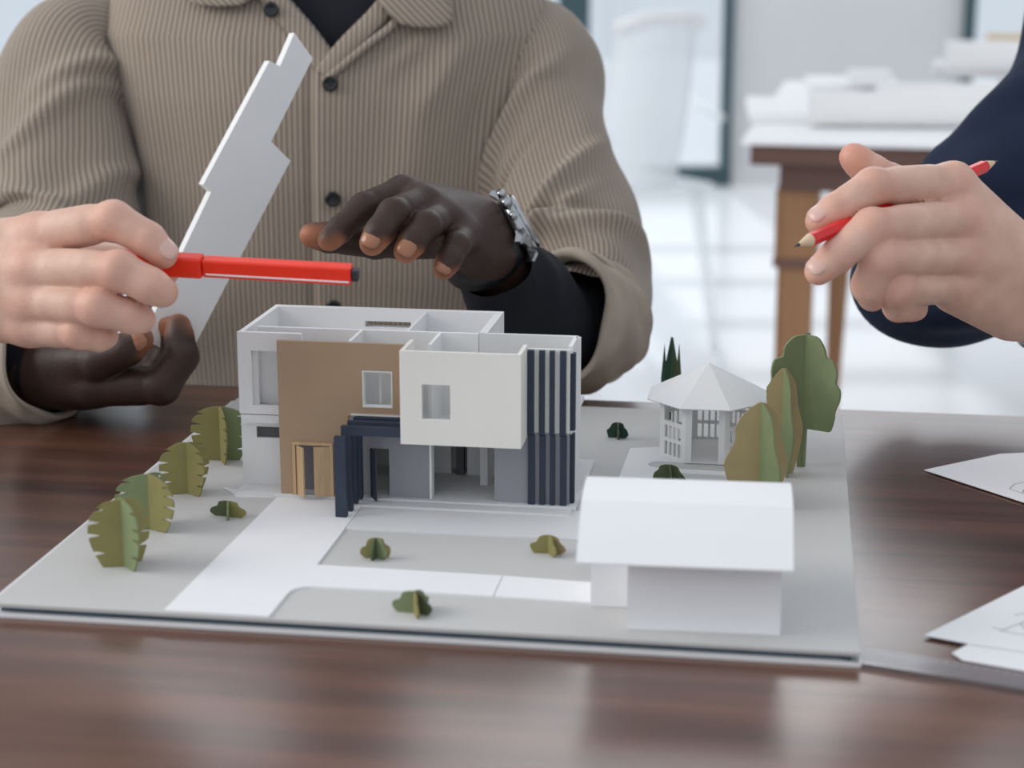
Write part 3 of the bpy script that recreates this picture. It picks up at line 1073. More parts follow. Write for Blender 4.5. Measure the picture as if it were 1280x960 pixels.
def half_crown(R, H, seed):
    """lollipop tree: trunk then a lobed crown"""
    rnd = random.Random(seed)
    tr = 0.105 * R
    pr = [(0.70, 0.30), (0.80, 0.31), (0.86, 0.40), (0.92, 0.46), (1.03, 0.54), (1.0, 0.62), (0.90, 0.67), (0.93, 0.75), (0.80, 0.83), (0.62, 0.85), (0.55, 0.92), (0.34, 0.99), (0.10, 1.0)]
    C = catmull([(a * R * rnd.uniform(.95, 1.05), b * H) for a, b in pr], 34)
    return [(0, 0), (tr, 0), (tr * 1.1, 0.295 * H)] + [(max(a, 0.0003), b) for a, b in C] + [(0, H)]


def half_spiky(R, H, seed):
    return [(0, 0), (0.28 * R, 0.0), (0.30 * R, 0.14 * H), (0.95 * R, 0.34 * H), (1.0 * R, 0.50 * H), (0.72 * R, 0.92 * H), (0.55 * R, 0.70 * H), (0.10 * R, 1.0 * H), (0, 0.98 * H)]


def card_tree(name, label, cat, x, y, R, H, fn, angs, mats, seed, grp, th=0.0011, z0=0.0002):
    t = thing(name, label, cat, bw(x, y, z0), -PSI, grp)
    for i, a in enumerate(angs):
        poly = fn(R if not isinstance(R, (list, tuple)) else R[i], H, seed + i * 7)
        k = Mesh().prism(poly, lambda p, q: (p, -th / 2, q), lambda p, q: (p, th / 2, q))
        o = k.build('leaf_panel', mats[i % len(mats)], t)  # tone per panel paints in how light falls on its side
        o.rotation_euler = (0, 0, math.radians(a))
    return t


G1 = 'notched leaf trees along the left edge'
card_tree('card_tree', 'notched olive card tree nearest the front left corner', 'model tree', 0.0505, 0.0600, 0.0195, 0.0395, half_leaf_notched, (196, 318, 60, 120), (M_OLIVE, M_SAGE, M_OLIVE), 1, G1)
card_tree('card_tree', 'notched green card tree second from the front left corner', 'model tree', 0.0425, 0.1255, 0.0205, 0.0345, half_leaf_notched, (190, 335, 80), (M_SAGE, M_OLIVE, M_SAGE), 5, G1)
card_tree('card_tree', 'notched green card tree third from the front left corner', 'model tree', 0.0420, 0.1990, 0.0180, 0.0335, half_leaf_notched, (200, 325, 150, 60), (M_OLIVE, M_OLIVE, M_OLIVE), 9, G1)
card_tree('card_tree', 'tallest notched card tree beside the white house wing', 'model tree', 0.0395, 0.2755, 0.0205, 0.0375, half_leaf_notched, (182, 300, 10), (M_OLIVE, M_OLIVE, M_SAGE), 14, G1)
G2 = 'small cloud-shaped card bushes'
card_tree('card_bush', 'small green card bush between the drive and the notched trees', 'model bush', 0.0815, 0.1570, 0.0115, 0.0098, half_cloud, (175, 285, 350), (M_FOREST, M_SAGE, M_OLIVE), 21, G2)
card_tree('card_bush', 'small pointed card bush on the left of the inner lawn', 'model bush', 0.1885, 0.0960, 0.0085, 0.0118, half_cloud, (190, 262, 330, 15), (M_OLIVE, M_FOREST, M_SAGE, M_TAN), 25, G2)
card_tree('card_bush', 'small olive card bush on the inner lawn near the garage', 'model bush', 0.2855, 0.1190, 0.0105, 0.0108, half_cloud, (185, 300, 345), (M_OLIVE, M_OLIVE, M_TAN), 29, G2)
card_tree('card_bush', 'small light green card bush on the front lawn', 'model bush', 0.2280, 0.0135, 0.0115, 0.0118, half_cloud, (178, 292, 335, 60), (M_SAGE, M_OLIVE, M_FOREST, M_SAGE), 33, G2)
card_tree('card_bush', 'dark card bush behind the house near the table edge', 'model bush', 0.3010, 0.3735, 0.0080, 0.0110, half_cloud, (185, 280, 345), (M_CYP, M_FOREST, M_CYP), 37, G2)
card_tree('card_bush', 'dark card bush in front of the pavilion above the garage roof', 'model bush', 0.3445, 0.2680, 0.0108, 0.0125, half_cloud, (180, 285, 350), (M_FOREST, M_FOREST, M_FOREST), 41, G2)
G3 = 'tall card trees beside the pavilion'
card_tree('card_tree', 'broad tan and green wavy card tree right behind the garage', 'model tree', 0.4035, 0.2300, 0.0215, 0.0660, half_wavy, (190, 305, 40, 110), (M_TAN, M_SAGE, M_TAN, M_SAGE), 51, G3)
card_tree('card_tree', 'slim tan wavy card tree between the broad one and tall round tree', 'model tree', 0.4165, 0.3000, 0.0150, 0.0720, half_wavy, (175, 300, 30), (M_TAN, M_SAGE, M_TAN), 57, G3)
card_tree('card_tree', 'tallest round-crowned green card tree on a trunk', 'model tree', 0.4300, 0.3210, 0.0265, 0.0905, half_crown, (330, 205, 80), (M_SAGE, M_SAGE, M_FOREST), 61, G3, th=0.0022)
card_tree('card_tree', 'dark spiky cypress card tree behind the pavilion', 'model tree', 0.3345, 0.4300, 0.0075, 0.0620, half_spiky, (182, 10, 280), (M_CYP, M_FOREST, M_CYP), 67, G3)

# ================================================================== PAPERS AND RULER ON THE TABLE


def paper(label, pts, z, lines=(), curl=0.0):
    V = [tuple(ground(u, v, z)) for u, v in pts]
    c = V[0]
    t = thing('drawing_sheet', label, 'paper', (c[0], c[1], z), 0, 'drawing sheets on the table')
    loc = [(x - c[0], y - c[1]) for x, y, _ in V]
    k = Mesh().prism(loc, lambda x, y: (x, y, 0.0), lambda x, y: (x, y, 0.0005))
    k.build('sheet', M_PAPER, t)
    if lines:
        m_ = Mesh()
        for (u0, v0, u1, v1) in lines:
            p, q = ground(u0, v0, z), ground(u1, v1, z)
            d = q - p
            d /= np.linalg.norm(d)
            nn = np.array([-d[1], d[0], 0]) * 0.00035
            b = len(m_.v)
            for w in (p - nn, q - nn, q + nn, p + nn):
                m_.v.append((w[0] - c[0], w[1] - c[1], 0.0006))
            m_.f.append((b, b + 1, b + 2, b + 3))
        o = m_.build('pencil_lines', M_INK, t)
        o['label'] = 'faint grey plan lines'
    return t


paper('white drawing sheet pointing at the board, farthest from the ruler', [(1155, 588), (1300, 635), (1440, 640), (1420, 560), (1250, 568)], 0.0010,
      [(1268, 606, 1300, 600), (1262, 612, 1290, 622), (1268, 606, 1262, 612), (1285, 604, 1278, 617)])
paper('lower white drawing sheet beneath another one by the ruler', [(1190, 817), (1210, 806), (1330, 780), (1480, 840), (1330, 848), (1203, 826)], 0.0006)
paper('upper white drawing sheet with plan lines beside the ruler', [(1155, 795), (1280, 733), (1400, 700), (1500, 800), (1330, 822), (1215, 806)], 0.0014,
      [(1250, 790, 1290, 775), (1262, 792, 1300, 798), (1275, 780, 1285, 792), (1240, 785, 1262, 792), (1268, 770, 1300, 765)])
rl = thing('clear_ruler', 'clear plastic ruler by the front right board corner', 'ruler', tuple(ground(1050, 830, 0)), 0)
p0, p1 = ground(1048, 829, 0), ground(1280, 867, 0)
ang = math.atan2(p1[1] - p0[1], p1[0] - p0[0])
rl.rotation_euler = (0, 0, ang)
rl.location = (p0[0], p0[1], 0.0002)
bevel(Mesh().box(0, 0.22, 0, 0.022, 0, 0.0022).build('blade', M_CLEAR, rl), 0.0006)
Mesh().box(0, 0.22, -0.0008, 0.0002, 0, 0.0024).build('edge', M_STEEL, rl)
m_ = Mesh()
for i in range(1, 44):
    ln = 0.006 if i % 2 == 0 else 0.004
    m_.box(i * 0.005, i * 0.005 + 0.0003, 0.0205 - ln, 0.0205, 0.0022, 0.00226)
m_.build('tick_marks', M_INK, rl)

# ================================================================== PERSON BEHIND THE MODEL
man = thing('person', 'person in a taupe corduroy overshirt holding a white card piece behind the model', 'person', (-0.165, 1.64, FZ))
man.location = (0, 0, 0)

CX = -0.163


def tor_a(z):
    return np.interp(z, [-0.30, -0.05, 0.05, 0.15, 0.22, 0.27, 0.305, 0.335, 0.36, 0.40], [0.170, 0.170, 0.172, 0.178, 0.190, 0.198, 0.190, 0.150, 0.098, 0.066])


def tor_b(z):
    return np.interp(z, [-0.30, -0.05, 0.05, 0.15, 0.22, 0.27, 0.305, 0.335, 0.36, 0.40], [0.125, 0.128, 0.128, 0.128, 0.122, 0.110, 0.098, 0.084, 0.072, 0.064])


def tor_y(z):
    return np.interp(z, [-0.30, 0.0, 0.2, 0.40], [1.635, 1.645, 1.665, 1.690])


def tor_front(x, z, grow=0.0):
    a, b = tor_a(z) + grow, tor_b(z) + grow
    q = np.clip(np.abs((x - CX) / a), 0, 0.995)
    return tor_y(z) - b * (1 - q ** 2.5) ** (1 / 2.5)


def fold(x, z, p, q, w, h_):
    """ridge along a segment in the front plane"""
    p, q = np.array(p), np.array(q)
    d = q - p
    t = np.clip(((x - p[0]) * d[0] + (z - p[1]) * d[1]) / (d @ d), 0, 1)
    ds = np.hypot(x - p[0] - t * d[0], z - p[1] - t * d[1])
    return h_ * np.exp(-(ds / w) ** 2) * (0.25 + 0.75 * np.sin(np.pi * np.clip(t * 0.9 + 0.05, 0, 1)))


def xz(u, v, d=1.55):
    p = at(u, v, d)
    return (p[0], p[2])


TORSO_FOLDS = [(xz(590, 40), xz(520, 140), 0.012, 0.006), (xz(560, 60), xz(480, 300), 0.018, 0.004), (xz(660, 120), xz(610, 330), 0.016, 0.007),
               (xz(600, 130), xz(575, 330), 0.012, -0.005), (xz(640, 60), xz(560, 230), 0.013, -0.005), (xz(150, 60), xz(200, 330), 0.02, 0.006),
               (xz(140, 120), xz(150, 330), 0.014, -0.008), (xz(260, 30), xz(330, 120), 0.016, 0.005), (xz(480, 90), xz(540, 40), 0.008, 0.004),
               (xz(430, 330), xz(620, 380), 0.02, 0.005), (xz(300, 330), xz(240, 460), 0.02, 0.006), (xz(340, 200), xz(330, 420), 0.025, 0.004)]
XPL = at(393, 200, 1.54)[0]


def torso(name, m, parent, grow, vcut, rows, nt, z0, z1, folds=True):
    zs = np.linspace(z0, z1, rows)
    th = np.linspace(0, 2 * math.pi, nt, endpoint=False)      # 0 = +x, pi/2 = front
    V = np.zeros((rows, nt, 3))
    UV = np.zeros((rows, nt, 2))
    for i, z in enumerate(zs):
        a, b = tor_a(z) + grow, tor_b(z) + grow
        c, s = np.cos(th), np.sin(th)
        rr = (np.abs(c) ** 2.5 + np.abs(s) ** 2.5) ** (-1 / 2.5)
        x, y = CX + a * rr * c, tor_y(z) - b * rr * s
        if folds:
            dsp = np.zeros(nt)
            for p, q, w, h_ in TORSO_FOLDS:
                dsp += fold(x, z, p, q, w, h_)
            fr = np.clip(s * 3, 0, 1)
            dsp = dsp * fr + 0.0025 * np.sin(23 * x + 9 * z + 1.3) * np.sin(17 * z - 6 * x)
            step = np.clip((x - XPL + 0.012 * max(0, z - 0.25)) / 0.0022, 0, 1) * (s > 0) * np.clip((0.07 - (x - XPL)) / 0.06, 0, 1)
            dsp = dsp + 0.0035 * step - 0.0022 * np.exp(-((x - XPL + 0.003) / 0.004) ** 2) * (s > 0)
            x = x + dsp * c * 0.7
            y = y - dsp * s
        V[i] = np.column_stack([x, y, np.full(nt, z)])
        UV[i, :, 0] = CX + 0.178 * rr * c + np.where(s < 0, 0.5, 0)
        UV[i, :, 1] = z
    Fc = []
    for i in range(rows - 1):
        for j in range(nt):
            k = (j + 1) % nt
            if vcut:
                p = (V[i, j] + V[i + 1, k]) / 2
                if p[1] < tor_y(p[2]) and abs(p[0] - VX - 0.004) < (p[2] - VZ) * 1.02:
                    continue
            Fc.append((i * nt + j, (i + 1) * nt + j, (i + 1) * nt + k, i * nt + k))
    if not vcut:
        Fc.append(tuple(range((rows - 1) * nt, rows * nt))[::-1])
    return obj(name, V.reshape(-1, 3), Fc, m, parent, True, UV.reshape(-1, 2))


VX, VZ = xz(413, 74, 1.545)
torso('shirt_body', M_CORD, man, 0.0, True, 150, 620, -0.30, 0.385)
torso('undershirt', M_BLACK, man, -0.011, False, 60, 160, -0.29, 0.40, folds=False)

# neckline bands and collar leaf, lying on the chest
def chest_strip(name, path, half_w, th, off, m, parent):
    P = catmull(path, 24)
    V, UV = [], []
    N = len(P)
    for i in range(N):
        d = P[min(i + 1, N - 1)] - P[max(i - 1, 0)]
        d /= np.linalg.norm(d)
        nrm = np.array([-d[1], d[0]])
        for s_, o_ in ((-1, 0), (-0.7, 1), (0, 1.2), (0.7, 1), (1, 0), (0, -0.6)):
            x, z = P[i] + nrm * s_ * half_w
            V.append((x, tor_front(x, z) - off - o_ * th, z))
            UV.append((x, z))
    Fc = []
    for i in range(N - 1):
        for j in range(6):
            k = (j + 1) % 6
            Fc.append((i * 6 + j, i * 6 + k, (i + 1) * 6 + k, (i + 1) * 6 + j))
    Fc += [tuple(range(6)), tuple(range((N - 1) * 6, N * 6))[::-1]]
    return obj(name, V, Fc, m, parent, True, UV)


chest_strip('neckline_band', [xz(414, 84), xz(384, 44), xz(346, 2), xz(312, -40)], 0.0105, 0.002, 0.002, M_CORD, man)
chest_strip('neckline_band', [xz(406, 92), xz(436, 56), xz(478, 12), xz(512, -40)], 0.0085, 0.002, 0.004, M_CORD, man)
chest_strip('collar_seam', [xz(406, 100), xz(460, 55), xz(497, 24), xz(524, -30)], 0.0035, 0.0025, 0.005, M_CORD, man)


def chest_patch(name, poly, off, th, m, parent):
    C = np.array([xz(*p) for p in poly])
    ctr = C.mean(0)
    V, UV, Fc = [], [], []
    n = len(C)
    R = 6
    for lay in (1, 0):
        for i in range(R + 1):
            t = i / R
            for p in C:
                q = ctr + (p - ctr) * t
                o_ = off + (th * (1 - 0.35 * t ** 4) if lay else 0)
                V.append((q[0], tor_front(q[0], q[1]) - o_, q[1]))
                UV.append((q[0] * 0.7 + q[1] * 0.7, q[1]))
    N = n * (R + 1)
    for lay in (0, 1):
        for i in range(R):
            for j in range(n):
                k = (j + 1) % n
                f = (lay * N + i * n + j, lay * N + (i + 1) * n + j, lay * N + (i + 1) * n + k, lay * N + i * n + k)
                Fc.append(f if lay == 0 else f[::-1])
    for j in range(n):
        k = (j + 1) % n
        Fc.append((R * n + j, N + R * n + j, N + R * n + k, R * n + k))
    return obj(name, V, Fc, m, parent, True, UV)


chest_patch('collar_leaf', [(470, -40), (476, 2), (486, 16), (500, 28), (520, 33), (545, 34), (560, 31), (567, 22), (563, 5), (556, -15), (545, -45)], 0.010, 0.004, M_CORD, man)
chest_patch('collar_leaf', [(225, -40), (235, -2), (245, 5), (275, 8), (305, 6), (320, -5), (345, -40)], 0.008, 0.004, M_CORD, man)


def button(u, v, d=1.55):
    x, z = xz(u, v, d)
    y = tor_front(x, z) - 0.0075
    t = Mesh()
    V, Fc = [], []
    n = 20
    rings = [(0.0, 0.0012), (0.003, 0.0010), (0.0042, 0.0016), (0.0058, 0.0022), (0.0066, 0.0012), (0.0064, -0.001)]
    for i, (r, hh) in enumerate(rings):
        for j in range(n):
            a = 2 * math.pi * j / n
            V.append((x + r * math.cos(a), y - hh, z + r * math.sin(a)))
    for i in range(len(rings) - 1):
        for j in range(n):
            k = (j + 1) % n
            Fc.append((i * n + j, i * n + k, (i + 1) * n + k, (i + 1) * n + j))
    return obj('button', V, Fc, M_BUTTON, man, True)


for u, v in ((416, 102), (419, 245), (418, 383), (341, 11)):
    button(u, v)


def folds_fn(items, wob=0.002, seed=0.0):
    """items: (theta0, s0, slope, width_theta, width_s, height)"""
    def fn(th, s):
        d = wob * np.sin(3 * th + 14 * s + seed) + wob * 0.7 * np.sin(5 * th - 21 * s + 2 * seed)
        for t0, s0, sl, wt, ws, hh in items:
            dt = (th - t0 + math.pi) % (2 * math.pi) - math.pi
            d = d + hh * np.exp(-(dt / wt) ** 2) * np.exp(-((s - s0 - sl * dt) / ws) ** 2)
        return d
    return fn


# sleeve on the right of the picture (turned up at the elbow)
SLR = [at(630, 85, 1.66), at(668, 80, 1.64), at(680, 150, 1.615), at(698, 235, 1.58), at(722, 315, 1.535), at(738, 380, 1.49), at(728, 408, 1.46)]
fR = folds_fn([(1.5, 0.42, 0.10, 0.9, 0.022, 0.009), (0.5, 0.52, 0.14, 0.8, 0.020, 0.012), (0.0, 0.62, -0.12, 1.0, 0.022, 0.013), (1.2, 0.70, 0.12, 0.9, 0.020, 0.014),
               (6.0, 0.74, 0.10, 0.9, 0.018, 0.012), (0.6, 0.83, -0.10, 1.1, 0.020, 0.014), (5.3, 0.60, 0.12, 0.8, 0.025, 0.012), (4.6, 0.72, 0.0, 0.9, 0.025, 0.012),
               (0.3, 0.57, 0.10, 0.8, 0.014, -0.010), (0.9, 0.765, 0.1, 0.9, 0.012, -0.011), (5.8, 0.67, 0.0, 0.9, 0.012, -0.010), (0.4, 0.30, 0.16, 0.7, 0.03, -0.007), (5.6, 0.36, 0.12, 0.9, 0.03, 0.008)], 0.0022, 0.6)
tube('shirt_sleeve', SLR, [0.050, 0.055, 0.054, 0.056, 0.056, 0.050, 0.050], M_CORD, man, nt=200, ns=160, ref=(0, -1, 0), disp=fR, per=0.36)
CFR = [at(748, 392, 1.468), at(736, 400, 1.455), at(716, 404, 1.440), at(694, 398, 1.424)]
tube('sleeve_cuff', CFR, [0.046, 0.054, 0.056, 0.054], M_CUFF, man, nt=120, ns=40, ref=(0, 0, 1),
     disp=folds_fn([(1.2, 0.5, 0.2, 0.4, 0.2, 0.004), (2.4, 0.4, -0.2, 0.3, 0.3, 0.005), (5.2, 0.6, 0.2, 0.5, 0.3, 0.004), (3.8, 0.5, 0.1, 0.4, 0.3, -0.004)], 0.002, 1.1), lip=0.006)
# black sleeve on the forearm under the watch
tube('undershirt_sleeve', [at(720, 402, 1.47), at(690, 418, 1.445), at(650, 372, 1.395), at(618, 326, 1.352)], [0.036, 0.044, 0.040, 0.031], M_BLACK, man, nt=80, ns=50, disp=folds_fn([(1.0, 0.4, 0.2, 0.8, 0.05, 0.003), (3.0, 0.6, -0.2, 0.8, 0.05, 0.003)], 0.0012))

# sleeve on the left of the picture
SLL = [at(150, 95, 1.66), at(100, 85, 1.645), at(76, 150, 1.62), at(76, 240, 1.59), at(70, 322, 1.56), at(-30, 400, 1.50), at(-40, 448, 1.455), at(0, 452, 1.415)]
fL = folds_fn([(1.0, 0.35, 0.1, 1.0, 0.025, 0.007), (0.4, 0.22, 0.12, 0.9, 0.03, 0.007), (5.8, 0.30, -0.1, 0.9, 0.025, 0.006), (0.0, 0.45, 0.1, 1.0, 0.03, 0.006),
               (1.0, 0.55, -0.1, 1.0, 0.03, 0.007), (5.6, 0.15, 0.1, 0.8, 0.025, -0.006), (2.0, 0.8, 0, 1.5, 0.02, 0.008), (4.0, 0.85, 0, 1.5, 0.02, 0.008)], 0.0024, 2.0)
tube('shirt_sleeve', SLL, [0.050, 0.066, 0.067, 0.066, 0.062, 0.058, 0.048, 0.045], M_CORD, man, nt=200, ns=160, ref=(0, -1, 0), disp=fL, per=0.36)
tube('sleeve_cuff', [at(-30, 466, 1.425), at(14, 459, 1.402), at(60, 447, 1.382)], [0.042, 0.047, 0.047], M_CUFF, man, nt=120, ns=40, ref=(0, 0, 1),
     disp=folds_fn([(3.0, 0.6, 0.1, 0.7, 0.2, 0.005), (3.6, 0.8, -0.1, 0.5, 0.2, 0.004), (2.4, 0.4, 0.1, 0.5, 0.2, 0.005), (1.0, 0.5, 0.1, 0.5, 0.2, 0.004)], 0.0018, 0.3), lip=0.005)
tube('undershirt_sleeve', [at(-60, 455, 1.45), at(0, 450, 1.415), at(64, 456, 1.385)], [0.036, 0.034, 0.032], M_BLACK, man, nt=80, ns=40, disp=folds_fn([(1.0, 0.7, 0.2, 0.8, 0.05, 0.002)], 0.0012))

# hands: one skin object with neck, both arms and hands
# -- hand over the house
wR = at(602, 306, 1.345)
FR = [
    (A((504, 243, 1.295), (455, 260, 1.268), (426, 287, 1.258), (411, 302, 1.254)), [0.0112, 0.0094, 0.0083, 0.0075], None, False),
    (A((528, 254, 1.283), (492, 268, 1.245), (475, 290, 1.236), (465, 305, 1.234)), [0.0116, 0.0102, 0.0090, 0.0083], None, True),
    (A((552, 272, 1.282), (532, 283, 1.247), (517, 302, 1.238), (507, 315, 1.236)), [0.0114, 0.0099, 0.0087, 0.0080], None, True),
    (A((578, 296, 1.290), (570, 308, 1.262), (561, 325, 1.253), (554, 337, 1.251)), [0.0106, 0.0088, 0.0078, 0.0072], None, True),
    (A((560, 300, 1.330), (470, 302, 1.305), (412, 296, 1.292), (390, 293, 1.288)), [0.013, 0.0110, 0.0098, 0.0086], (0, 0.3, 1), False)]
PR_ = [(FR[0][0][0], at(590, 272, 1.336), 0.0128, 0.017), (FR[1][0][0], at(596, 282, 1.335), 0.0130, 0.018), (FR[2][0][0], at(601, 298, 1.336), 0.0130, 0.019),
       (FR[3][0][0], at(604, 315, 1.338), 0.0120, 0.018), (at(555, 285, 1.315), at(590, 300, 1.335), 0.016, 0.02), (at(585, 312, 1.315), at(606, 318, 1.338), 0.014, 0.017)]
AR_ = [(wR, at(622, 332, 1.365), 0.0245, 0.026)]
V, Q, T = hand_mesh(FR, PR_, AR_, tip_tint=0.95, knuckle_tint=0.0)
parts_v, parts_f, parts_t = [V], [Q], [T]
# -- hand holding the white piece
FL = [
    (A((118, 482, 1.362), (200, 482, 1.350), (226, 446, 1.352), (222, 408, 1.356)), [0.0150, 0.0135, 0.0118, 0.0095], (0, -1, 0.1), False),
    (A((112, 482, 1.385), (198, 470, 1.380), (216, 432, 1.374), (208, 404, 1.370)), [0.0145, 0.0130, 0.0112, 0.0092], (0.2, -1, 0.1), True),
    (A((108, 478, 1.408), (190, 462, 1.405), (205, 430, 1.400), (196, 410, 1.395)), [0.0140, 0.0125, 0.0105, 0.009], None, False),
    (A((104, 474, 1.428), (175, 458, 1.428), (190, 435, 1.422), (182, 418, 1.418)), [0.0130, 0.0110, 0.0095, 0.0085], None, False),
    (A((70, 452, 1.372), (125, 452, 1.348), (160, 437, 1.338), (177, 424, 1.336)), [0.0165, 0.0135, 0.0115, 0.0095], (0.5, -0.7, 0.6), True)]
wL = at(45, 462, 1.392)
PL_ = [(FL[i][0][0], wL + np.array([0, 0.006 * (i - 1), 0]), 0.016, 0.022) for i in range(4)] + [(FL[4][0][0], wL, 0.018, 0.022), (at(100, 470, 1.375), at(60, 470, 1.385), 0.021, 0.023)]
AL_ = [(wL, at(20, 464, 1.405), 0.025, 0.027)]
V, Q, T = hand_mesh(FL, PL_, AL_, tip_tint=0.85, knuckle_tint=0.0)
parts_v.append(V); parts_f.append(Q); parts_t.append(T)
for pts, rad in (([at(615, 322, 1.358), at(690, 420, 1.45), at(728, 385, 1.495), at(690, 200, 1.60), at(655, 80, 1.66), at(520, 20, 1.69)], [0.025, 0.033, 0.034, 0.038, 0.042, 0.045]),
                 ([at(28, 464, 1.402), at(-40, 445, 1.46), at(0, 350, 1.54), at(75, 150, 1.62), at(130, 80, 1.66), at(260, 20, 1.69)], [0.026, 0.034, 0.036, 0.040, 0.042, 0.045]),
                 ([(CX, 1.67, 0.10), (CX, 1.675, 0.25), (CX, 1.675, 0.34), (CX, 1.668, 0.42), (CX, 1.66, 0.46)], [0.085, 0.09, 0.066, 0.06, 0.058])):
    v_, f_ = arm_shell(pts, rad)
    parts_v.append(v_); parts_f.append(f_); parts_t.append(np.zeros(len(v_)))
off, AV, AF = 0, [], []
for v_, f_ in zip(parts_v, parts_f):
    AV.append(v_)
    AF += [tuple(int(i) + off for i in q) for q in f_]
    off += len(v_)
body = finish_hand('body', np.vstack(AV), AF, np.concatenate(parts_t), M_SKIND, man)
nails_for(body, FR, M_NAILD)
nails_for(body, FL, M_NAILD)

# wristwatch
wn = np.array(at(636 + 80, 287 - 46, 1.335)) - at(636, 287, 1.335)
wn /= np.linalg.norm(wn)
wn = wn * 0.96 + np.array([0, -0.05, 0.0])
wn /= np.linalg.norm(wn)
axd = at(600, 300, 1.338) - at(622, 332, 1.365)
axd -= wn * (axd @ wn)
axd /= np.linalg.norm(axd)          # along the arm, towards the hand
tg = np.cross(wn, axd)              # round the wrist
wt = thing('wristwatch', 'steel wristwatch with black strap on the hand above the model', 'watch', tuple(at(598, 308, 1.349) + wn * 0.0320))
WM = np.column_stack([axd, tg, wn]) * 1.12


def wpts(v):
    return [tuple(WM @ np.array(p)) for p in v]


def lathe(name, prof_, m, parent, n=40):
    V, Fc = [], []
    for r, z in prof_:
        for j in range(n):
            a = 2 * math.pi * j / n
            V.append((r * math.cos(a), r * math.sin(a), z))
    for i in range(len(prof_) - 1):
        for j in range(n):
            k = (j + 1) % n
            Fc.append((i * n + j, i * n + k, (i + 1) * n + k, (i + 1) * n + j))
    return obj(name, wpts(V), Fc, m, parent, True)


lathe('case', [(0.0, -0.004), (0.018, -0.004), (0.0205, -0.002), (0.0212, 0.002), (0.0205, 0.0045), (0.0190, 0.005)], M_STEEL, wt)
lathe('bezel', [(0.0192, 0.0048), (0.0198, 0.0062), (0.0188, 0.0075), (0.0172, 0.0078), (0.0165, 0.0068)], M_STEEL, wt)
lathe('dial', [(0.0, 0.0066), (0.0166, 0.0066)], M_DIAL, wt)
for sx in (-1, 1):
    for sy in (-1, 1):
        k = Mesh().prism([(0.013, -0.002), (0.013, 0.0042), (0.020, 0.0030), (0.0255, -0.003), (0.0235, -0.006), (0.018, -0.003)],
                         lambda p, q, sx=sx, sy=sy: (sx * 0.0095, sy * p, q), lambda p, q, sx=sx, sy=sy: (sx * 0.0130, sy * p, q))
        k.v = wpts(k.v)
        k.build('lug', M_STEEL, wt)
for yy, rr, ln in ((0.0, 0.0034, 0.0058), (0.0095, 0.0026, 0.005), (-0.0095, 0.0026, 0.005)):
    k = Mesh().bar((0.0185 if yy else 0.0205, yy, 0.0012), ((0.0185 if yy else 0.0205) + ln, yy * 1.25, 0.0012), rr, n=16)
    k.v = wpts(k.v)
    k.build('crown' if not yy else 'pusher', M_STEEL, wt, True)
# strap: loop round the wrist
V, Fc = [], []
n = 48
for i in range(n + 1):
    a = math.radians(38 + (322 - 38) * i / n)      # 0 = dial side
    rr = 0.0262
    cy, cz = rr * math.sin(a), -0.0283 + rr * math.cos(a)
    for hx, tk in ((-0.0100, 0), (0.0100, 0), (0.0095, 0.0030), (-0.0095, 0.0030)):
        V.append((hx, cy + tk * math.sin(a), cz + tk * math.cos(a)))
for i in range(n):
    for j in range(4):
        k = (j + 1) % 4
        Fc.append((i * 4 + j, i * 4 + k, i * 4 + 4 + k, i * 4 + 4 + j))
obj('strap', wpts(V), Fc, M_STRAP, wt, True)

# the white card piece in the other hand
face = [(368, 41), (391, 73), (339, 177), (363, 201), (233, 452), (180, 424), (187, 405), (230, 311), (264, 240), (254, 231), (337, 76), (350, 83)]
side_dir = at(356, 38, 1.44) - at(368, 41, 1.43)


def piece_depth(u, v):
    a = (u - 290) * 0.88 + (v - 240) * 0.47
    b = (u - 290) * 0.40 - (v - 240) * 0.91
    return 1.0 / (1 / 1.372 - a * 0.00016 - b * 0.00003)


V0 = [at(u, v, piece_depth(u, v)) for u, v in face]
o0 = V0[5]
pc = thing('card_piece', 'stepped white card wall piece held upright in the dark hand', 'card piece', tuple(o0))
nrm = np.cross(V0[1] - V0[5], V0[3] - V0[5])
nrm /= np.linalg.norm(nrm)
shift = nrm * (0.011 if nrm[1] > 0 else -0.011)
k = Mesh()
nf = len(face)
k.v = [tuple(p - o0) for p in V0] + [tuple(p - o0 + shift) for p in V0]
k.f = [tuple(range(nf)), tuple(range(2 * nf - 1, nf - 1, -1))] + [(i, nf + i, nf + (i + 1) % nf, (i + 1) % nf) for i in range(nf)]
k.build('stepped_panel', M_WHITE, pc)

# ================================================================== HAND FROM THE LEFT WITH RED MARKER
pl = thing('person', 'pale hand reaching in from the left, gripping a red marker', 'person', (0, 0, 0))
FP = [
    (A((48, 295, 1.115), (143, 277, 1.088), (186, 300, 1.086), (206, 320, 1.088)), [0.0128, 0.0112, 0.0094, 0.0082], (0.2, -0.5, 1), True),
    (A((40, 337, 1.103), (148, 338, 1.073), (187, 357, 1.074), (204, 366, 1.077)), [0.0128, 0.0112, 0.0098, 0.0086], (0.1, -0.9, 0.4), False),
    (A((40, 376, 1.104), (122, 383, 1.077), (162, 394, 1.083), (176, 398, 1.092)), [0.0124, 0.0108, 0.0094, 0.0084], (0.1, -0.9, 0.4), False),
    (A((38, 408, 1.112), (100, 414, 1.090), (124, 419, 1.097), (133, 419, 1.107)), [0.0112, 0.0098, 0.0086, 0.0076], None, False),
    (A((0, 330, 1.155), (95, 325, 1.150), (170, 335, 1.128), (204, 340, 1.115)), [0.016, 0.0135, 0.0115, 0.0095], (0, 0.8, 0.5), False)]
wP = at(-120, 352, 1.150)
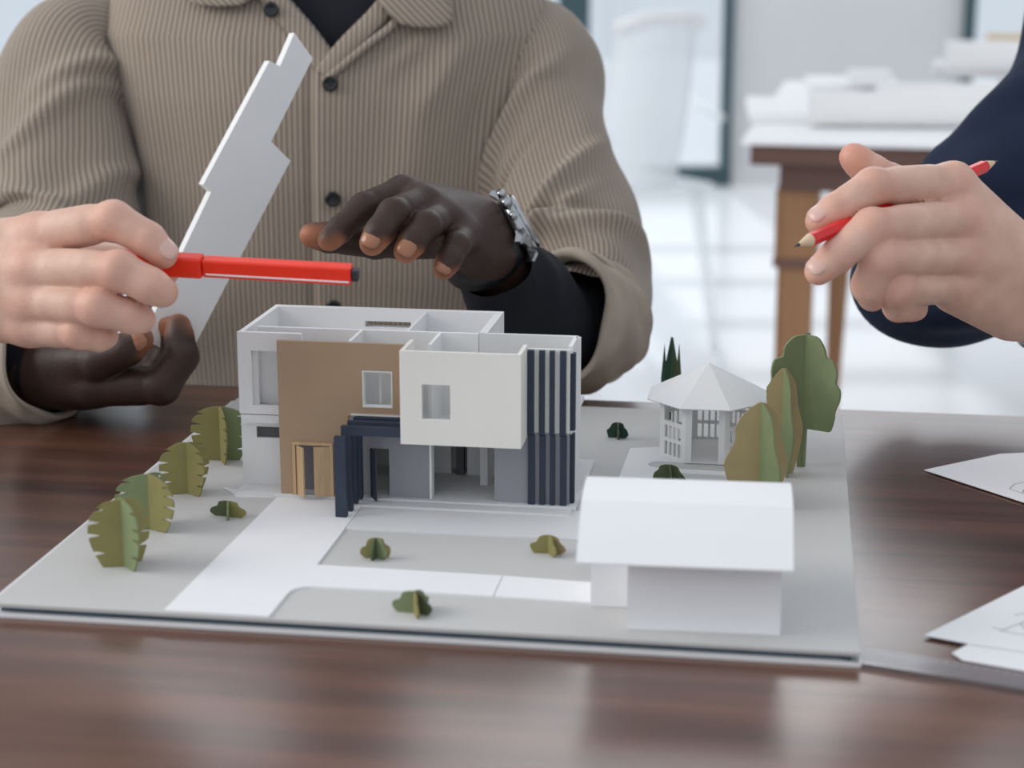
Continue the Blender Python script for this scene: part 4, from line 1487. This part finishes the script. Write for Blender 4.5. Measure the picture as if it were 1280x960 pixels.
PP = [(FP[0][0][0], at(-115, 325, 1.150), 0.0132, 0.020), (FP[1][0][0], at(-118, 342, 1.146), 0.0132, 0.021), (FP[2][0][0], at(-118, 360, 1.148), 0.0128, 0.021), (FP[3][0][0], at(-115, 378, 1.152), 0.0118, 0.019),
      (at(20, 350, 1.125), at(-100, 355, 1.152), 0.020, 0.024), (FP[4][0][0], at(-90, 350, 1.160), 0.017, 0.02)]
AP_ = [(wP, at(-190, 365, 1.160), 0.025, 0.027)]
V, Q, T = hand_mesh(FP, PP, AP_, tip_tint=0.75, knuckle_tint=0.6)
v_, f_ = arm_shell([at(-170, 362, 1.157), at(-330, 395, 1.17), at(-520, 430, 1.17)], [0.026, 0.034, 0.040])
AF = [tuple(int(i) for i in q) for q in Q] + [tuple(int(i) + len(V) for i in q) for q in f_]
bp_ = finish_hand('body', np.vstack([V, v_]), AF, np.concatenate([T, np.zeros(len(v_))]), M_SKINP, pl)
nails_for(bp_, FP, M_NAILP)
tube('sleeve', [at(-230, 375, 1.163), at(-380, 405, 1.17), at(-560, 440, 1.17)], [0.042, 0.048, 0.052], M_NAVYCL, pl, nt=48, ns=24, disp=folds_fn([(1, .4, .1, .8, .05, .004)], 0.002))

mk = thing('red_marker', 'flat red marker with a dark tip held by the pale left hand', 'marker', tuple(at(205, 333, 1.097)))
m0, m1 = at(150, 327, 1.103), at(440, 343, 1.085)
ax = m1 - m0
LM = np.linalg.norm(ax)
ax /= LM
up = np.array([0, -0.25, 1.0])
up -= ax * (up @ ax)
up /= np.linalg.norm(up)
wd = np.cross(ax, up)
MM = np.column_stack([ax, wd, up])
m0l = m0 - np.array(mk.location)


def mbox(name, x0, x1, y0, y1, z0, z1, m, bv=0.0006):
    k = Mesh().box(x0, x1, y0, y1, z0, z1)
    k.v = [tuple(m0l + MM @ np.array(p)) for p in k.v]
    return bevel(k.build(name, m, mk), bv)


mbox('barrel', 0.052, LM, -0.0045, 0.0045, -0.0056, 0.0056, M_RED, 0.0012)
mbox('collar', 0.0, 0.0515, -0.0052, 0.0052, -0.0066, 0.0066, M_RED, 0.0016)
mbox('white_stripe', 0.054, LM - 0.001, -0.0049, -0.0043, -0.0036, -0.0026, M_PAPER, 0.0001)
mbox('white_stripe', 0.054, LM - 0.001, 0.0043, 0.0049, -0.0036, -0.0026, M_PAPER, 0.0001)
mbox('tip', LM, LM + 0.0042, -0.0030, 0.0030, -0.0036, 0.0036, M_LEAD, 0.0008)
# bright ring glimpsed between the fingers
rg = thing('finger_ring', 'silver ring glimpsed between the fingers of the left hands', 'ring', tuple(at(137, 362, 1.13)))
V, Fc = [], []
for i in range(40):
    a = 2 * math.pi * i / 40
    for j in range(8):
        b = 2 * math.pi * j / 8
        rr = 0.0105 + 0.0015 * math.cos(b)
        V.append((rr * math.cos(a) * 1.25, 0.0022 * math.sin(b), rr * math.sin(a)))
for i in range(40):
    for j in range(8):
        Fc.append((i * 8 + j, i * 8 + (j + 1) % 8, ((i + 1) % 40) * 8 + (j + 1) % 8, ((i + 1) % 40) * 8 + j))
obj('band', V, Fc, M_STEEL, rg, True)

# ================================================================== PERSON ON THE RIGHT WITH PENCIL
pr = thing('person', 'person in a navy sleeve on the right, pale hand holding a red pencil', 'person', (0, 0, 0))
FQ = [
    (A((1192, 229, 1.150), (1092, 233, 1.123), (1046, 262, 1.117), (1024, 277, 1.117)), [0.0122, 0.0108, 0.0094, 0.0082], (-0.3, -0.5, 1), True),
    (A((1202, 275, 1.145), (1090, 285, 1.106), (1047, 320, 1.102), (1023, 340, 1.102)), [0.0125, 0.0112, 0.0096, 0.0083], (-0.4, -0.7, 0.8), True),
    (A((1202, 318, 1.150), (1100, 322, 1.110), (1084, 357, 1.120), (1089, 373, 1.130)), [0.0124, 0.0114, 0.0096, 0.0082], None, False),
    (A((1195, 356, 1.160), (1120, 361, 1.124), (1122, 384, 1.142), (1143, 387, 1.154)), [0.0118, 0.0106, 0.0088, 0.0078], None, False),
    (A((1225, 285, 1.192), (1150, 245, 1.185), (1090, 218, 1.172), (1066, 197, 1.168)), [0.015, 0.0125, 0.0110, 0.0092], (0, 0.6, 0.8), False)]
wQ = at(1300, 365, 1.188)
PQ = [(FQ[0][0][0], at(1292, 338, 1.186), 0.0126, 0.0185), (FQ[1][0][0], at(1296, 352, 1.183), 0.0128, 0.020), (FQ[2][0][0], at(1296, 368, 1.184), 0.0128, 0.021), (FQ[3][0][0], at(1290, 382, 1.188), 0.0125, 0.020),
      (at(1205, 300, 1.165), at(1290, 360, 1.188), 0.020, 0.023), (at(1195, 362, 1.168), at(1262, 388, 1.183), 0.0150, 0.019), (FQ[4][0][0], at(1280, 350, 1.192), 0.016, 0.02)]
AQ = [(wQ, at(1370, 400, 1.20), 0.026, 0.028)]
V, Q, T = hand_mesh(FQ, PQ, AQ, tip_tint=0.75, knuckle_tint=0.6)
v_, f_ = arm_shell([at(1350, 390, 1.197), at(1480, 440, 1.21), at(1650, 490, 1.22)], [0.0275, 0.035, 0.042])
AF = [tuple(int(i) for i in q) for q in Q] + [tuple(int(i) + len(V) for i in q) for q in f_]
bq = finish_hand('body', np.vstack([V, v_]), AF, np.concatenate([T, np.zeros(len(v_))]), M_SKINP, pr)
nails_for(bq, FQ, M_NAILP)
# far arm in navy, bent at the elbow, and the shoulder above it
tube('navy_sleeve', [at(1420, -80, 1.57), at(1378, 95, 1.54), at(1272, 222, 1.50), at(1165, 318, 1.45), at(1143, 362, 1.425), at(1200, 366, 1.42), at(1330, 325, 1.45), at(1500, 290, 1.48)],
     [0.083, 0.069, 0.060, 0.050, 0.042, 0.039, 0.042, 0.048], M_NAVYCL, pr, nt=110, ns=110, ref=(0, -1, 0),
     disp=folds_fn([(1, .45, .1, .9, .03, .007), (2, .3, -.1, .9, .03, .007), (0.5, .2, .1, .8, .03, .006), (5.5, .35, .1, .8, .03, .006), (3, .5, .1, 1, .03, .006)], 0.003, 0.4), caps=True)

wb = thing('steel_bracelet_watch', 'steel watch at the right wrist, cut by the picture edge', 'watch', tuple(at(1318, 382, 1.192)))
dq = at(1370, 400, 1.20) - at(1300, 365, 1.188)
dq /= np.linalg.norm(dq)
aq = np.cross(dq, (0, 0, 1.0)); aq /= np.linalg.norm(aq)
bq_ = np.cross(dq, aq)
V, Fc = [], []
for i in range(48):
    a = 2 * math.pi * i / 48
    for hx, tk in ((-0.007, 0), (0.007, 0), (0.0065, 0.0032), (-0.0065, 0.0032)):
        V.append(dq * hx + (aq * math.cos(a) + bq_ * math.sin(a)) * (0.0298 + tk))
for i in range(48):
    for j in range(4):
        Fc.append((i * 4 + j, i * 4 + (j + 1) % 4, ((i + 1) % 48) * 4 + (j + 1) % 4, ((i + 1) % 48) * 4 + j))
obj('bracelet', V, Fc, M_STEEL, wb, True)

# pencil sharpened at both ends
q0, q1 = at(993, 308, 1.082), at(1247, 201, 1.200)
pn = thing('red_pencil', 'red pencil sharpened at both ends, held by the right hand', 'pencil', tuple((q0 + q1) / 2))
L = np.linalg.norm(q1 - q0)
ax = (q1 - q0) / L
a_ = np.cross(ax, (0, 0, 1.0)); a_ /= np.linalg.norm(a_)
b_ = np.cross(ax, a_)


def ring_mesh(name, prof_, m, n=24, hexa=True):
    V, Fc = [], []
    for x, r in prof_:
        for j in range(n):
            t = 2 * math.pi * j / n
            rr = r
            xx = x
            if hexa:
                u = (t % (math.pi / 3)) - math.pi / 6
                rr = r * math.cos(math.pi / 6) / math.cos(u)
            V.append((xx - L / 2) * ax + rr * (math.cos(t) * a_ + math.sin(t) * b_))
    for i in range(len(prof_) - 1):
        for j in range(n):
            k = (j + 1) % n
            Fc.append((i * n + j, i * n + k, (i + 1) * n + k, (i + 1) * n + j))
    return obj(name, V, Fc, m, pn, not hexa)


RP = 0.0042
ring_mesh('barrel', [(0.0135, RP * 0.9), (0.0150, RP), (L - 0.0145, RP), (L - 0.013, RP * 0.9)], M_REDP)
for s_ in (0, 1):
    f = (lambda x: x) if s_ == 0 else (lambda x: L - x)
    ring_mesh('sharpened_wood', [(f(0.0040), 0.0011), (f(0.0142), RP * 0.93)], M_CEDAR, hexa=False)
    ring_mesh('lead', [(f(0.0), 0.0003), (f(0.0041), 0.00115)], M_LEAD, hexa=False)
